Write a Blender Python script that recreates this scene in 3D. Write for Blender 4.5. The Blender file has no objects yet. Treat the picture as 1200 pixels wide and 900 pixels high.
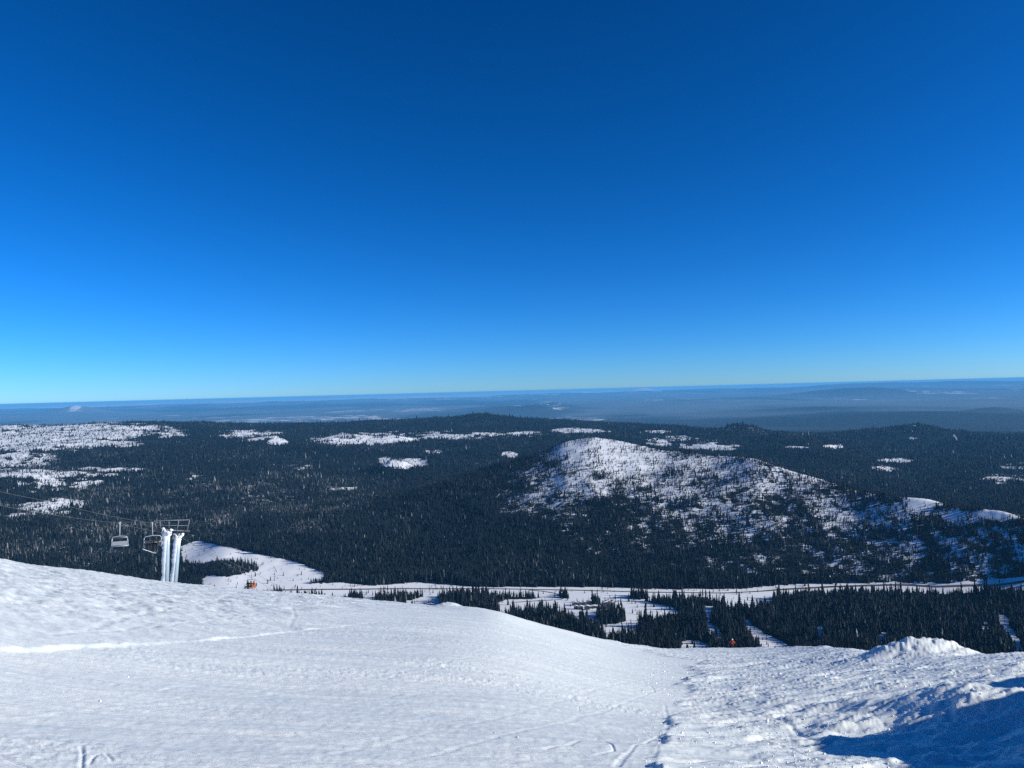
import bpy, bmesh, math, random
import numpy as np
from mathutils import Vector, Matrix

random.seed(7)
RNG = np.random.default_rng(11)
SC = bpy.context.scene
COL = SC.collection
PI = math.pi

# ------------------------------------------------------------------ camera frame
# metres; the camera (eye) is the origin, +Y is the viewing direction, +X right
FPX = 880.0                      # focal length for a 1200 px wide picture
ROLL, PITCH = math.radians(1.5), -math.radians(0.52)
R0v = np.array([1.0, 0, 0]); U0v = np.array([0, math.sin(PITCH), math.cos(PITCH)])
FWD = np.array([0, math.cos(PITCH), -math.sin(PITCH)])
RGT = math.cos(ROLL) * R0v - math.sin(ROLL) * U0v
UPV = math.sin(ROLL) * R0v + math.cos(ROLL) * U0v
EYE = 1.7
LIFT = 0.0178                    # the survey table below was levelled this much lower
RE2 = 2 * 7.4e6                  # twice the refraction-corrected radius of the earth


def aim(px, py):
    """azimuth (rad, from +Y to the right) and downward slope of a sight line measured on the photo"""
    px = np.asarray(px, float); py = np.asarray(py, float)
    d = FWD[None] + ((px - 600) / FPX)[..., None] * RGT + ((450 - py) / FPX)[..., None] * UPV
    d = d.reshape(-1, 3)
    h = np.hypot(d[:, 0], d[:, 1])
    return np.arctan2(d[:, 0], d[:, 1]).reshape(px.shape), (-d[:, 2] / h).reshape(px.shape)


def at(px, py, r):
    a, t = aim(np.array([px]), np.array([py]))
    return Vector((r * math.sin(a[0]), r * math.cos(a[0]), -t[0] * r))


def sight(x, y, z):
    """where a world point is seen on the survey photo"""
    f = y * FWD[1] + z * FWD[2]
    r = x * RGT[0] + y * RGT[1] + z * RGT[2]
    u = x * UPV[0] + y * UPV[1] + z * UPV[2]
    f = np.where(f < 1e-3, 1e-3, f)
    return 600 + FPX * r / f, 450 - FPX * u / f


# ------------------------------------------------------------------ noise
def _hash(ix, iy, seed):
    h = (ix.astype(np.int64) * 374761393 + iy.astype(np.int64) * 668265263 + seed * 2246822519) & 0xFFFFFFFF
    h = ((h ^ (h >> 13)) * 1274126177) & 0xFFFFFFFF
    h = (h ^ (h >> 16)) * 2654435761 & 0xFFFFFFFF
    return (h & 0xFFFFFF).astype(np.float64) / 0xFFFFFF


def vnoise(x, y, seed=0):
    ix = np.floor(x); iy = np.floor(y)
    fx = x - ix; fy = y - iy
    fx = fx * fx * fx * (fx * (fx * 6 - 15) + 10); fy = fy * fy * fy * (fy * (fy * 6 - 15) + 10)
    a = _hash(ix, iy, seed); b = _hash(ix + 1, iy, seed); c = _hash(ix, iy + 1, seed); d = _hash(ix + 1, iy + 1, seed)
    return (a + (b - a) * fx + (c - a) * fy + (a - b - c + d) * fx * fy) * 2 - 1


def fbm(x, y, octv=4, seed=0, gain=0.5):
    s = np.zeros(np.broadcast(x, y).shape); a = 1.0; n = 0.0
    ca, sa = math.cos(0.6), math.sin(0.6)
    for k in range(octv):
        s += a * vnoise(x, y, seed + 17 * k); n += a
        x, y = (x * ca - y * sa) * 2.03 + 3.1, (x * sa + y * ca) * 2.03 - 1.7
        a *= gain
    return s / n


def sstep(a, b, x):
    t = np.clip((x - a) / (b - a), 0, 1)
    return t * t * (3 - 2 * t)


# ------------------------------------------------------------------ materials
def new_mat(name):
    m = bpy.data.materials.new(name); m.use_nodes = True
    nt = m.node_tree
    b = nt.nodes.get('Principled BSDF')
    return m, nt, b


def simple_mat(name, col, rough=0.6, metal=0.0, var=0.0, scale=8.0, spec=0.5):
    m, nt, b = new_mat(name)
    b.inputs['Roughness'].default_value = rough
    b.inputs['Metallic'].default_value = metal
    b.inputs['Specular IOR Level'].default_value = spec
    if var:
        tc = nt.nodes.new('ShaderNodeTexCoord')
        n = nt.nodes.new('ShaderNodeTexNoise'); n.inputs['Scale'].default_value = scale; n.inputs['Detail'].default_value = 4
        nt.links.new(tc.outputs['Object'], n.inputs['Vector'])
        mx = nt.nodes.new('ShaderNodeMix'); mx.data_type = 'RGBA'
        mx.inputs['A'].default_value = [c * (1 - var) for c in col] + [1]
        mx.inputs['B'].default_value = [min(1, c * (1 + var)) for c in col] + [1]
        nt.links.new(n.outputs['Fac'], mx.inputs['Factor'])
        nt.links.new(mx.outputs['Result'], b.inputs['Base Color'])
    else:
        b.inputs['Base Color'].default_value = list(col) + [1]
    return m


def snow_near_mat():
    m, nt, b = new_mat('wind_packed_snow')
    L = nt.links.new
    b.inputs['Roughness'].default_value = 0.55
    b.inputs['Specular IOR Level'].default_value = 0.25
    b.inputs['Base Color'].default_value = (0.79, 0.82, 0.805, 1)
    geo = nt.nodes.new('ShaderNodeNewGeometry')
    # fine grain
    n1 = nt.nodes.new('ShaderNodeTexNoise'); n1.inputs['Scale'].default_value = 22; n1.inputs['Detail'].default_value = 6; n1.inputs['Roughness'].default_value = 0.7
    mp = nt.nodes.new('ShaderNodeMapping'); mp.inputs['Scale'].default_value = (0.35, 1.2, 1)
    mp.inputs['Rotation'].default_value = (0, 0, 0.12)
    L(geo.outputs['Position'], mp.inputs['Vector']); L(mp.outputs['Vector'], n1.inputs['Vector'])
    n2 = nt.nodes.new('ShaderNodeTexNoise'); n2.inputs['Scale'].default_value = 3.0; n2.inputs['Detail'].default_value = 5; n2.inputs['Roughness'].default_value = 0.65
    mp2 = nt.nodes.new('ShaderNodeMapping'); mp2.inputs['Scale'].default_value = (0.25, 1.0, 1); mp2.inputs['Rotation'].default_value = (0, 0, 0.10)
    L(geo.outputs['Position'], mp2.inputs['Vector']); L(mp2.outputs['Vector'], n2.inputs['Vector'])
    # wind crust: slightly glazed streaks against crumbly dry snow
    n3 = nt.nodes.new('ShaderNodeTexNoise'); n3.inputs['Scale'].default_value = 0.9; n3.inputs['Detail'].default_value = 6; n3.inputs['Roughness'].default_value = 0.62
    mp3 = nt.nodes.new('ShaderNodeMapping'); mp3.inputs['Scale'].default_value = (0.16, 0.9, 1); mp3.inputs['Rotation'].default_value = (0, 0, 0.16)
    L(geo.outputs['Position'], mp3.inputs['Vector']); L(mp3.outputs['Vector'], n3.inputs['Vector'])
    cr = nt.nodes.new('ShaderNodeMapRange'); cr.interpolation_type = 'SMOOTHSTEP'
    cr.inputs['From Min'].default_value = 0.40; cr.inputs['From Max'].default_value = 0.62
    L(n3.outputs['Fac'], cr.inputs['Value'])
    cm = nt.nodes.new('ShaderNodeMix'); cm.data_type = 'RGBA'
    cm.inputs['A'].default_value = (0.73, 0.77, 0.77, 1); cm.inputs['B'].default_value = (0.83, 0.85, 0.83, 1)
    L(cr.outputs['Result'], cm.inputs['Factor']); L(cm.outputs['Result'], b.inputs['Base Color'])
    bs = nt.nodes.new('ShaderNodeMapRange'); bs.inputs['To Min'].default_value = 0.18; bs.inputs['To Max'].default_value = 0.58
    L(cr.outputs['Result'], bs.inputs['Value'])
    b1 = nt.nodes.new('ShaderNodeBump'); L(bs.outputs['Result'], b1.inputs['Strength']); b1.inputs['Distance'].default_value = 0.03
    L(n1.outputs['Fac'], b1.inputs['Height'])
    b2 = nt.nodes.new('ShaderNodeBump'); b2.inputs['Strength'].default_value = 0.5; b2.inputs['Distance'].default_value = 0.08
    L(n2.outputs['Fac'], b2.inputs['Height']); L(b1.outputs['Normal'], b2.inputs['Normal'])
    L(b2.outputs['Normal'], b.inputs['Normal'])
    return m


def terrain_mat(name, floor_col, floor_col2, nscale, snow_col=(0.80, 0.81, 0.83)):
    """forest floor with tree shade in its colour / plain with snow where the vertex attribute 'snow' says so, edges broken up by noise"""
    m, nt, b = new_mat(name)
    L = nt.links.new
    b.inputs['Roughness'].default_value = 0.85
    b.inputs['Specular IOR Level'].default_value = 0.1
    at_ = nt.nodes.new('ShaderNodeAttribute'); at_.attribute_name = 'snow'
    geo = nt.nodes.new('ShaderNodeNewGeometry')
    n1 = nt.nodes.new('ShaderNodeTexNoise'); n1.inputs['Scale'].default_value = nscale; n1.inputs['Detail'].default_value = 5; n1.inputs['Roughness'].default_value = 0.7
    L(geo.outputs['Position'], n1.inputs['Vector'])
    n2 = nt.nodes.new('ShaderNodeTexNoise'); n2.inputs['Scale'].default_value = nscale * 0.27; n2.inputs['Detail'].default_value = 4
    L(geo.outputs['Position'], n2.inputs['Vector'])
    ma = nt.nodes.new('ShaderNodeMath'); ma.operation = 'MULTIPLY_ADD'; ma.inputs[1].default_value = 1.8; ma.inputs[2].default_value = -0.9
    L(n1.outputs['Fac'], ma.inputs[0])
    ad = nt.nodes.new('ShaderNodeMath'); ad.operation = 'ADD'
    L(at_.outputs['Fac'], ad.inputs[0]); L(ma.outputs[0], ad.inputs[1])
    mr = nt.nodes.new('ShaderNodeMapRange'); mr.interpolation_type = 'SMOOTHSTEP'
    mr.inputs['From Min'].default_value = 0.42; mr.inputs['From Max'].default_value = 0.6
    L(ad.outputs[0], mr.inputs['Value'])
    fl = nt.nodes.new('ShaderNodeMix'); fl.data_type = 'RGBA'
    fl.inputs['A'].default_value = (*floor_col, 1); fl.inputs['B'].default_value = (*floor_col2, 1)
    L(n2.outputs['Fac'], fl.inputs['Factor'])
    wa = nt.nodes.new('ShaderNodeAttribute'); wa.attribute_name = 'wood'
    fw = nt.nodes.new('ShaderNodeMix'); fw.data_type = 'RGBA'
    L(wa.outputs['Fac'], fw.inputs['Factor']); L(fl.outputs['Result'], fw.inputs['A']); fw.inputs['B'].default_value = (0.024, 0.036, 0.044, 1)  # woods, with bluish skylight put into their colour
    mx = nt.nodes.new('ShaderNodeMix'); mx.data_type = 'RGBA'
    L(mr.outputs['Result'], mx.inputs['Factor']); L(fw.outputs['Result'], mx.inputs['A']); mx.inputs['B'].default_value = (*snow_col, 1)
    L(mx.outputs['Result'], b.inputs['Base Color'])
    return m


def foliage_mat():
    m, nt, b = new_mat('conifer_needles')
    L = nt.links.new
    b.inputs['Roughness'].default_value = 0.8; b.inputs['Specular IOR Level'].default_value = 0.15
    a = nt.nodes.new('ShaderNodeAttribute'); a.attribute_name = 'tint'
    cr = nt.nodes.new('ShaderNodeValToRGB')
    e = cr.color_ramp.elements
    e[0].position = 0.0; e[0].color = (0.004, 0.008, 0.012, 1)
    e[1].position = 1.0; e[1].color = (0.62, 0.64, 0.66, 1)
    k = e.new(0.45); k.color = (0.013, 0.020, 0.024, 1)
    k = e.new(0.65); k.color = (0.13, 0.13, 0.125, 1)
    L(a.outputs['Fac'], cr.inputs['Fac']); L(cr.outputs['Color'], b.inputs['Base Color'])
    return m


M = {}
M['snow'] = snow_near_mat()
M['forest_ground'] = terrain_mat('shaded_forest_floor_and_snow', (0.008, 0.013, 0.013), (0.020, 0.024, 0.023), 0.02)  # dark colour holds litter, far canopy and painted shade between the trees
M['plain'] = terrain_mat('sky_tinted_sage_plain', (0.075, 0.105, 0.13), (0.18, 0.22, 0.25), 0.0012, (0.62, 0.63, 0.64))  # snow-dusted sage with the blue cast of the sky put into the colour
M['needles'] = foliage_mat()
M['bark'] = simple_mat('conifer_bark', (0.06, 0.045, 0.035), 0.9, var=0.3)
M['rime'] = simple_mat('rime_ice', (0.82, 0.84, 0.86), 0.6, var=0.05)
M['blue_steel'] = simple_mat('painted_tower_steel', (0.27, 0.36, 0.42), 0.5, var=0.12, scale=2)
M['galv'] = simple_mat('galvanised_steel', (0.42, 0.44, 0.46), 0.45, 0.3, var=0.15)
M['frost_steel'] = simple_mat('frosted_chair_steel', (0.55, 0.57, 0.60), 0.6, var=0.15)
M['frame_steel'] = simple_mat('weathered_frame_steel', (0.20, 0.22, 0.24), 0.6, 0.2, var=0.2)
M['dark_steel'] = simple_mat('dark_steel', (0.09, 0.10, 0.11), 0.5, 0.3)
M['pad'] = simple_mat('chair_slats', (0.62, 0.63, 0.64), 0.7, var=0.1)
M['cable'] = simple_mat('steel_cable', (0.09, 0.10, 0.11), 0.7, 0.0)
M['black_cloth'] = simple_mat('black_ski_cloth', (0.012, 0.013, 0.018), 0.8, var=0.2)
M['navy_cloth'] = simple_mat('navy_ski_cloth', (0.02, 0.03, 0.06), 0.8, var=0.2)
M['orange_cloth'] = simple_mat('orange_ski_cloth', (0.55, 0.14, 0.03), 0.75, var=0.15)
M['red_cloth'] = simple_mat('red_orange_ski_cloth', (0.55, 0.07, 0.02), 0.75, var=0.15)
M['skin'] = simple_mat('skin', (0.55, 0.33, 0.24), 0.6)
M['white_shell'] = simple_mat('white_helmet_shell', (0.8, 0.8, 0.8), 0.35)
M['dark_shell'] = simple_mat('dark_helmet_shell', (0.03, 0.03, 0.035), 0.35)
M['goggle'] = simple_mat('goggle_lens', (0.05, 0.03, 0.02), 0.15)
M['board'] = simple_mat('white_snowboard_base', (0.75, 0.78, 0.82), 0.35)
M['ski'] = simple_mat('ski_topsheet', (0.15, 0.2, 0.3), 0.4)
M['asphalt'] = simple_mat('sanded_winter_asphalt', (0.085, 0.062, 0.045), 0.9, var=0.3, scale=0.05)
M['lot'] = simple_mat('ploughed_parking_snow', (0.62, 0.63, 0.65), 0.9, var=0.12, scale=0.04)
M['wood_wall'] = simple_mat('dark_stained_wood', (0.022, 0.022, 0.026), 0.8, var=0.25)
M['roof_snow'] = simple_mat('roof_snow', (0.8, 0.81, 0.83), 0.8, var=0.04)
M['roof_dark'] = simple_mat('dark_metal_roof', (0.06, 0.07, 0.085), 0.5, var=0.2)
M['glass'] = simple_mat('window_glass', (0.03, 0.04, 0.06), 0.1)
for nm, c in (('car_white', (0.7, 0.7, 0.7)), ('car_black', (0.015, 0.015, 0.018)), ('car_blue', (0.03, 0.06, 0.16)), ('car_grey', (0.12, 0.125, 0.13))):
    M[nm] = simple_mat(nm + '_paint', c, 0.3)
M['tyre'] = simple_mat('tyre_rubber', (0.02, 0.02, 0.02), 0.9)


# ------------------------------------------------------------------ object helpers
def link(o, parent=None):
    COL.objects.link(o)
    if parent is not None:
        o.parent = parent
    return o


def tag(o, label=None, cat=None, group=None, kind=None):
    if label: o['label'] = label
    if cat: o['category'] = cat
    if group: o['group'] = group
    if kind: o['kind'] = kind
    return o


def empty(name, loc, rz=0.0, label=None, cat=None, group=None):
    o = bpy.data.objects.new(name, None); o.location = loc; o.rotation_euler = (0, 0, rz)
    o.empty_display_size = 0.3
    COL.objects.link(o)
    return tag(o, label, cat, group)


def np_mesh(name, verts, faces_flat, nper, mats, parent=None, smooth=False, attrs=None):
    """verts (n,3); faces_flat int array; nper vertices per face"""
    me = bpy.data.meshes.new(name)
    verts = np.ascontiguousarray(verts, dtype=np.float32)
    faces_flat = np.ascontiguousarray(faces_flat, dtype=np.int32).ravel()
    nf = len(faces_flat) // nper
    me.vertices.add(len(verts)); me.vertices.foreach_set('co', verts.ravel())
    me.loops.add(len(faces_flat)); me.loops.foreach_set('vertex_index', faces_flat)
    me.polygons.add(nf)
    me.polygons.foreach_set('loop_start', np.arange(0, nf * nper, nper, dtype=np.int32))
    me.update(calc_edges=True)
    me.polygons.foreach_set('use_smooth', np.full(nf, smooth, dtype=bool))
    for k, v in (attrs or {}).items():
        a = me.attributes.new(k, 'FLOAT', 'POINT'); a.data.foreach_set('value', np.ascontiguousarray(v, dtype=np.float32))
    for m in (mats if isinstance(mats, (list, tuple)) else [mats]):
        me.materials.append(m)
    o = bpy.data.objects.new(name, me)
    return link(o, parent)


class MB:
    """small mesh builder"""
    def __init__(self): self.bm = bmesh.new()

    def box(self, c, s, rz=0.0, bevel=0.0, mat=0):
        r = bmesh.ops.create_cube(self.bm, size=1)
        vs = r['verts']
        mt = Matrix.Translation(Vector(c)) @ Matrix.Rotation(rz, 4, 'Z') @ Matrix.Diagonal((*s, 1))
        bmesh.ops.transform(self.bm, matrix=mt, verts=vs)
        fs = {f for v in vs for f in v.link_faces}
        for f in fs: f.material_index = mat
        if bevel:
            es = list({e for v in vs for e in v.link_edges})
            r2 = bmesh.ops.bevel(self.bm, geom=es, offset=bevel, segments=2, affect='EDGES', profile=0.5)
            for f in r2['faces']: f.material_index = mat
        return self

    def tube(self, pts, rad, seg=8, mat=0):
        pts = [Vector(p) for p in pts]
        n = len(pts)
        rads = rad if isinstance(rad, (list, tuple)) else [rad] * n
        rings = []
        ref = None
        for i, p in enumerate(pts):
            d = (pts[min(i + 1, n - 1)] - pts[max(i - 1, 0)]).normalized()
            if ref is None:
                ref = d.orthogonal().normalized()
            else:
                ref = (ref - d * ref.dot(d))
                ref = ref.normalized() if ref.length > 1e-6 else d.orthogonal().normalized()
            b = d.cross(ref)
            rings.append([self.bm.verts.new(p + (ref * math.cos(2 * PI * k / seg) + b * math.sin(2 * PI * k / seg)) * rads[i]) for k in range(seg)])
        for a, b2 in zip(rings, rings[1:]):
            for k in range(seg):
                f = self.bm.faces.new((a[k], a[(k + 1) % seg], b2[(k + 1) % seg], b2[k])); f.material_index = mat; f.smooth = True
        self.bm.faces.new(rings[0][::-1]).material_index = mat
        self.bm.faces.new(rings[-1]).material_index = mat
        return self

    def ball(self, c, s, sub=2, mat=0):
        r = bmesh.ops.create_icosphere(self.bm, subdivisions=sub, radius=1)
        bmesh.ops.transform(self.bm, matrix=Matrix.Translation(Vector(c)) @ Matrix.Diagonal((*s, 1)), verts=r['verts'])
        for f in {f for v in r['verts'] for f in v.link_faces}: f.material_index = mat; f.smooth = True
        return self

    def build(self, name, mats, parent=None):
        bmesh.ops.recalc_face_normals(self.bm, faces=self.bm.faces)
        me = bpy.data.meshes.new(name); self.bm.to_mesh(me); self.bm.free()
        for m in (mats if isinstance(mats, (list, tuple)) else [mats]): me.materials.append(m)
        return link(bpy.data.objects.new(name, me), parent)


def copy_tree(o, parent=None):
    c = o.copy(); COL.objects.link(c)
    if parent is not None:
        c.parent = parent
    for ch in list(o.children):
        copy_tree(ch, c)
    return c


# ------------------------------------------------------------------ near snow slope
CR_X = [-250, -100, 0, 30, 100, 200, 300, 400, 500, 580, 640, 690, 740, 775, 800, 870, 960, 1000, 1050, 1150, 1200, 1300, 1450]
CR_Y = [606, 634, 655, 662, 668, 683, 692, 700, 709, 716, 733, 746, 757, 761, 761, 760, 759, 762, 769, 772, 770, 768, 766]
RO_X = [-250, 0, 200, 330, 460, 580, 700, 800, 860, 930, 1000, 1080, 1150, 1300]
RO_R = [80, 85, 98, 88, 70, 52, 75, 105, 128, 80, 45, 33, 28, 26]
_pxs = np.linspace(-250, 1450, 700)
_ys = np.interp(_pxs, CR_X, CR_Y)
_k = np.ones(13) / 13
_ys = np.convolve(np.pad(_ys, 6, mode='edge'), _k, 'valid')
CR_AZ, CR_T = aim(_pxs, _ys)
CR_R = np.interp(_pxs, RO_X, RO_R); CR_R = np.convolve(np.pad(CR_R, 15, mode='edge'), np.ones(31) / 31, 'valid')
CURV = 0.004
PLA, PLB = 0.298, 0.075


def _solve_s():
    rg = np.concatenate([np.linspace(15, 190, 400)])
    lo = np.zeros(len(CR_AZ)); hi = np.full(len(CR_AZ), 0.6)
    for _ in range(40):
        s = 0.5 * (lo + hi)
        z = EYE + s[:, None] * rg + CURV * np.maximum(0, rg - CR_R[:, None]) ** 2
        t = (z / rg).min(axis=1)
        big = t > CR_T
        hi = np.where(big, s, hi); lo = np.where(big, lo, s)
    return 0.5 * (lo + hi)


CR_S = _solve_s()
CR_SW = np.convolve(np.pad(CR_S, 60, mode='edge'), np.hanning(121) / np.hanning(121).sum(), 'valid')


def near_macro(x, y):
    az = np.arctan2(x, y); r = np.hypot(x, y)
    pl = PLA * np.cos(az) + PLB * np.sin(az)
    inside = (az > CR_AZ[0]) & (az < CR_AZ[-1])
    ra = np.interp(az, CR_AZ, CR_R)
    wk = sstep(0.45, 1.0, r / ra)
    sa = np.interp(az, CR_AZ, CR_S) * wk + np.interp(az, CR_AZ, CR_SW) * (1 - wk)
    edge = sstep(CR_AZ[0] - 0.02, CR_AZ[0] + 0.15, az) * (1 - sstep(CR_AZ[-1] - 0.1, CR_AZ[-1] + 0.02, az))
    sa = pl + (sa - pl) * edge
    ra = 60 + (ra - 60) * edge
    s = pl + (sa - pl) * sstep(6, 22, r)
    z = -EYE - s * r - CURV * np.maximum(0, r - ra) ** 2
    # uphill behind the camera the slope eases off onto a shoulder
    up = np.maximum(0, z + EYE)
    z = np.where(z > -EYE, -EYE + 6 * (1 - np.exp(-up / 6)), z)
    return z


def near_hit(px, py):
    a, t = aim(np.array([float(px)]), np.array([float(py)]))
    rg = np.geomspace(2, 185, 4000)
    z = near_macro(rg * np.sin(a[0]), rg * np.cos(a[0]))
    k = np.argmax(-t[0] * rg < z)
    return np.array([rg[k] * math.sin(a[0]), rg[k] * math.cos(a[0]), z[k]])


BANK = np.array([near_hit(*p)[:2] for p in ((-60, 764), (0, 763), (60, 762), (130, 758), (230, 751), (300, 744), (350, 738), (400, 733), (440, 729))])
EDGE = np.array([near_hit(*p)[:2] for p in ((815, 775), (806, 790), (800, 812), (797, 835), (785, 865), (765, 905), (745, 960))])
MOUND = near_hit(1075, 772)[:2]


def _track(px, wd, dp):
    """a smooth curve on the snow through surveyed points"""
    P = np.array([near_hit(*p)[:2] for p in px]); n = len(P)
    t = np.arange(n); tt = np.linspace(0, n - 1, 6 * (n - 1) + 1)
    c = [np.interp(tt, t, P[:, k]) for k in (0, 1)]
    for _ in range(4):
        for k in (0, 1): c[k][1:-1] = (c[k][:-2] + 2 * c[k][1:-1] + c[k][2:]) / 4
    return list(zip(c[0], c[1])), wd, dp


TRACKS = [_track(*a) for a in (
    (((-20, 838), (140, 822), (320, 806), (480, 785), (620, 770)), 0.05, 0.005), (((-20, 843), (140, 827), (320, 811), (480, 789), (620, 773)), 0.05, 0.005),
    (((764, 896), (776, 868), (783, 848), (779, 826)), 0.03, 0.005), (((722, 900), (740, 880), (770, 862), (790, 858)), 0.03, 0.010), (((640, 879), (668, 874), (700, 866)), 0.03, 0.012),
    (((95, 902), (97, 884), (95, 876)), 0.025, 0.016), (((104, 895), (113, 884), (124, 881), (131, 892)), 0.025, 0.014), (((0, 885), (30, 896), (50, 908)), 0.025, 0.012),
    (((300, 905), (470, 868), (620, 832), (740, 800), (800, 778)), 0.05, 0.004), (((420, 910), (560, 872), (690, 838), (780, 806)), 0.04, 0.005),
    (((190, 806), (200, 802), (240, 801)), 0.04, 0.010), (((250, 782), (420, 768), (540, 752)), 0.07, 0.006),
    (((840, 830), (880, 838), (930, 850), (960, 872)), 0.05, 0.014), (((820, 870), (860, 862), (905, 868), (940, 884)), 0.04, 0.012), (((480, 742), (560, 746), (650, 756), (720, 768)), 0.10, 0.008),
    (((100, 742), (160, 722), (240, 708)), 0.10, 0.014), (((40, 728), (140, 712), (210, 700)), 0.10, 0.012), (((60, 748), (150, 738), (300, 722)), 0.08, 0.012), (((340, 732), (346, 722), (342, 714)), 0.08, 0.010))]
HEAPS = [(near_hit(525, 712)[:2], 1.1, 0.42), (near_hit(585, 717)[:2], 1.0, 0.22), (near_hit(545, 714)[:2], 1.6, 0.16), (near_hit(483, 712)[:2], 1.2, 0.1)]
DRIFT = near_hit(1150, 835)[:2]



def near_z(x, y):
    z = near_macro(x, y)
    r = np.hypot(x, y); az = np.arctan2(x, y)
    front = sstep(-1.2, -0.9, az) * (1 - sstep(1.3, 1.6, az))
    # broad undulation
    z = z + 0.10 * fbm(x / 9, y / 7, 3, 5) * sstep(4, 14, r)
    # bank: beyond the line the snow is higher and rougher
    o = np.argsort(BANK[:, 0])
    yb = np.interp(x, BANK[o, 0], BANK[o, 1]) + 0.5 * fbm(x / 2.5, y * 0, 3, 31)
    fade = 1 - sstep(BANK[-1, 0] - 10, BANK[-1, 0] + 2, x)
    wdt = 0.22 + 0.013 * r
    bank = sstep(-wdt, wdt, y - yb) * fade
    z = z + bank * 0.15 * (1 - sstep(25, 75, r))
    lip = np.exp(-((y - yb - wdt * 0.5) / (wdt * 0.8)) ** 2) * fade
    z = z + lip * 0.0010 * np.minimum(r, 40)
    # rough, ski-cut snow on the right
    oe = np.argsort(EDGE[:, 1])
    xe = np.interp(y, EDGE[oe, 1], EDGE[oe, 0]) + 0.03 * r * fbm(y / 1.4, x * 0, 4, 41)
    xe = xe - np.maximum(0, y - EDGE[:, 1].max()) * 0.05
    rough_r = sstep(-0.004, 0.012, (x - xe) / np.maximum(r, 1)) * front
    z = z + rough_r * 0.0028 * np.minimum(r, 26)
    rough_l = bank * 0.7
    # chopped texture: ridged anisotropic noise
    u = x * 0.94 + y * 0.34; v = -x * 0.34 + y * 0.94
    ridg = 1 - np.abs(fbm(u / 2.6, v / 0.7, 4, 51))
    lump = fbm(u / 1.2, v / 0.4, 4, 61, 0.55)
    big = fbm(u / 4.2, v / 1.7, 3, 71)
    chunk = np.maximum(0, fbm(u / 0.6, v / 0.2, 3, 66, 0.6) - 0.05)
    z = z + rough_r * (0.14 * (ridg - 0.75) + 0.05 * lump + 0.08 * chunk * np.minimum(1, r / 15) + 0.12 * big) * sstep(2, 9, r)
    ul = x * 0.80 - y * 0.60; vl = x * 0.60 + y * 0.80
    z = z + rough_l * (0.36 * (1 - np.abs(fbm(ul / 3.4, vl / 1.1, 4, 81)) - 0.75) + 0.15 * fbm(ul / 1.9, vl / 0.9, 4, 91) + 0.07 * fbm(ul / 0.9, vl / 0.45, 3, 96)) * sstep(8, 22, r)
    # groomed part: low streaks across the fall line, crumbly bands
    g = (1 - rough_r) * (1 - 0.6 * bank)
    band = sstep(0.05, 0.45, fbm(x / 6, y / 1.1 + x * 0.07, 3, 101))
    z = z + g * (0.024 * fbm(x / 1.6, y / 0.2 + x * 0.4, 3, 111) + 0.03 * fbm(x / 5.0, y / 0.6 + x * 0.12, 3, 116) + band * 0.016 * fbm(x / 0.10, y / 0.09, 3, 121, 0.6) + 0.006 * fbm(x / 0.12, y / 0.12, 2, 131))
    # ski and board tracks as shallow grooves on the lower right of the piste
    wv = fbm(x / 3.0, y / 3.0, 2, 141)
    tr = np.abs(np.sin((x * 0.93 - y * 0.36) * 2.1 + 3.0 * wv))
    z = z - g * 0.018 * (1 - sstep(0.0, 0.05, tr)) * sstep(-0.05, 0.2, az) * sstep(0.1, 0.5, vnoise(x / 1.7, y / 2.4, 151))
    # single ski and board tracks
    m = (r < 70) & (np.abs(az) < 0.7)
    if m.any():
        xm, ym = x[m], y[m]
        wob = 0.06 * vnoise(xm / 1.3, ym / 1.3, 155)
        dz = np.zeros(xm.shape)
        for pts, wd, dp in TRACKS:
            d = np.full(xm.shape, 1e9)
            for (x0, y0), (x1, y1) in zip(pts, pts[1:]):
                ex, ey = x1 - x0, y1 - y0
                t = np.clip(((xm - x0) * ex + (ym - y0) * ey) / (ex * ex + ey * ey), 0, 1)
                d = np.minimum(d, np.hypot(xm - x0 - t * ex, ym - y0 - t * ey))
            d = d + wob * 0.4
            dz += -dp * np.exp(-(d / wd) ** 2) + 0.25 * dp * np.exp(-((d - 2.0 * wd) / (0.8 * wd)) ** 2)
        z[m] += dz
    # heaps on the crest
    for c, w, h in HEAPS:
        d2 = ((x - c[0]) ** 2 / w ** 2 + (y - c[1]) ** 2 / (w * 1.2) ** 2)
        z = z + h * np.exp(-d2) * (1 + 0.35 * fbm(x / 0.5, y / 0.5, 3, 161))
    # icy mound
    for dx, dy, wx, wy, h in ((-0.75, 0.3, 1.15, 1.2, 0.44), (0.9, 0.35, 1.2, 1.1, 0.42), (0.1, 0.0, 1.8, 1.3, 0.24), (-2.2, -0.1, 1.3, 1.2, 0.20), (1.9, 0.2, 0.8, 1.0, 0.16)):
        d2 = ((x - MOUND[0] - dx) / wx) ** 2 + ((y - MOUND[1] - dy) / wy) ** 2
        z = z + h * np.exp(-d2 ** 1.15) * (1 + 0.30 * fbm(x / 0.55, y / 0.55, 4, 171, 0.6))
    # drift in the lower right and the big wind drift right of the picture whose shadow reaches in
    d2 = ((x - DRIFT[0]) / 1.7) ** 2 + ((y - DRIFT[1]) / 2.0) ** 2
    z = z + 0.42 * np.exp(-d2) * (1 + 0.16 * fbm(x / 0.7, y / 0.7, 4, 181, 0.6))
    # broken lumps of crust below the wind lip
    wl = np.exp(-((x - 7.0) / 3.6) ** 2 - ((y - 10.0) / 4.0) ** 2)
    z = z + wl * (0.16 * np.maximum(0, fbm(x / 0.55, y / 0.45, 4, 521, 0.6)) + 0.10 * fbm(x / 1.4, y / 1.1, 3, 531))
    # long wind lip right of the picture
    best = np.full(x.shape, 1e9); hh = np.zeros(x.shape)
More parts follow.
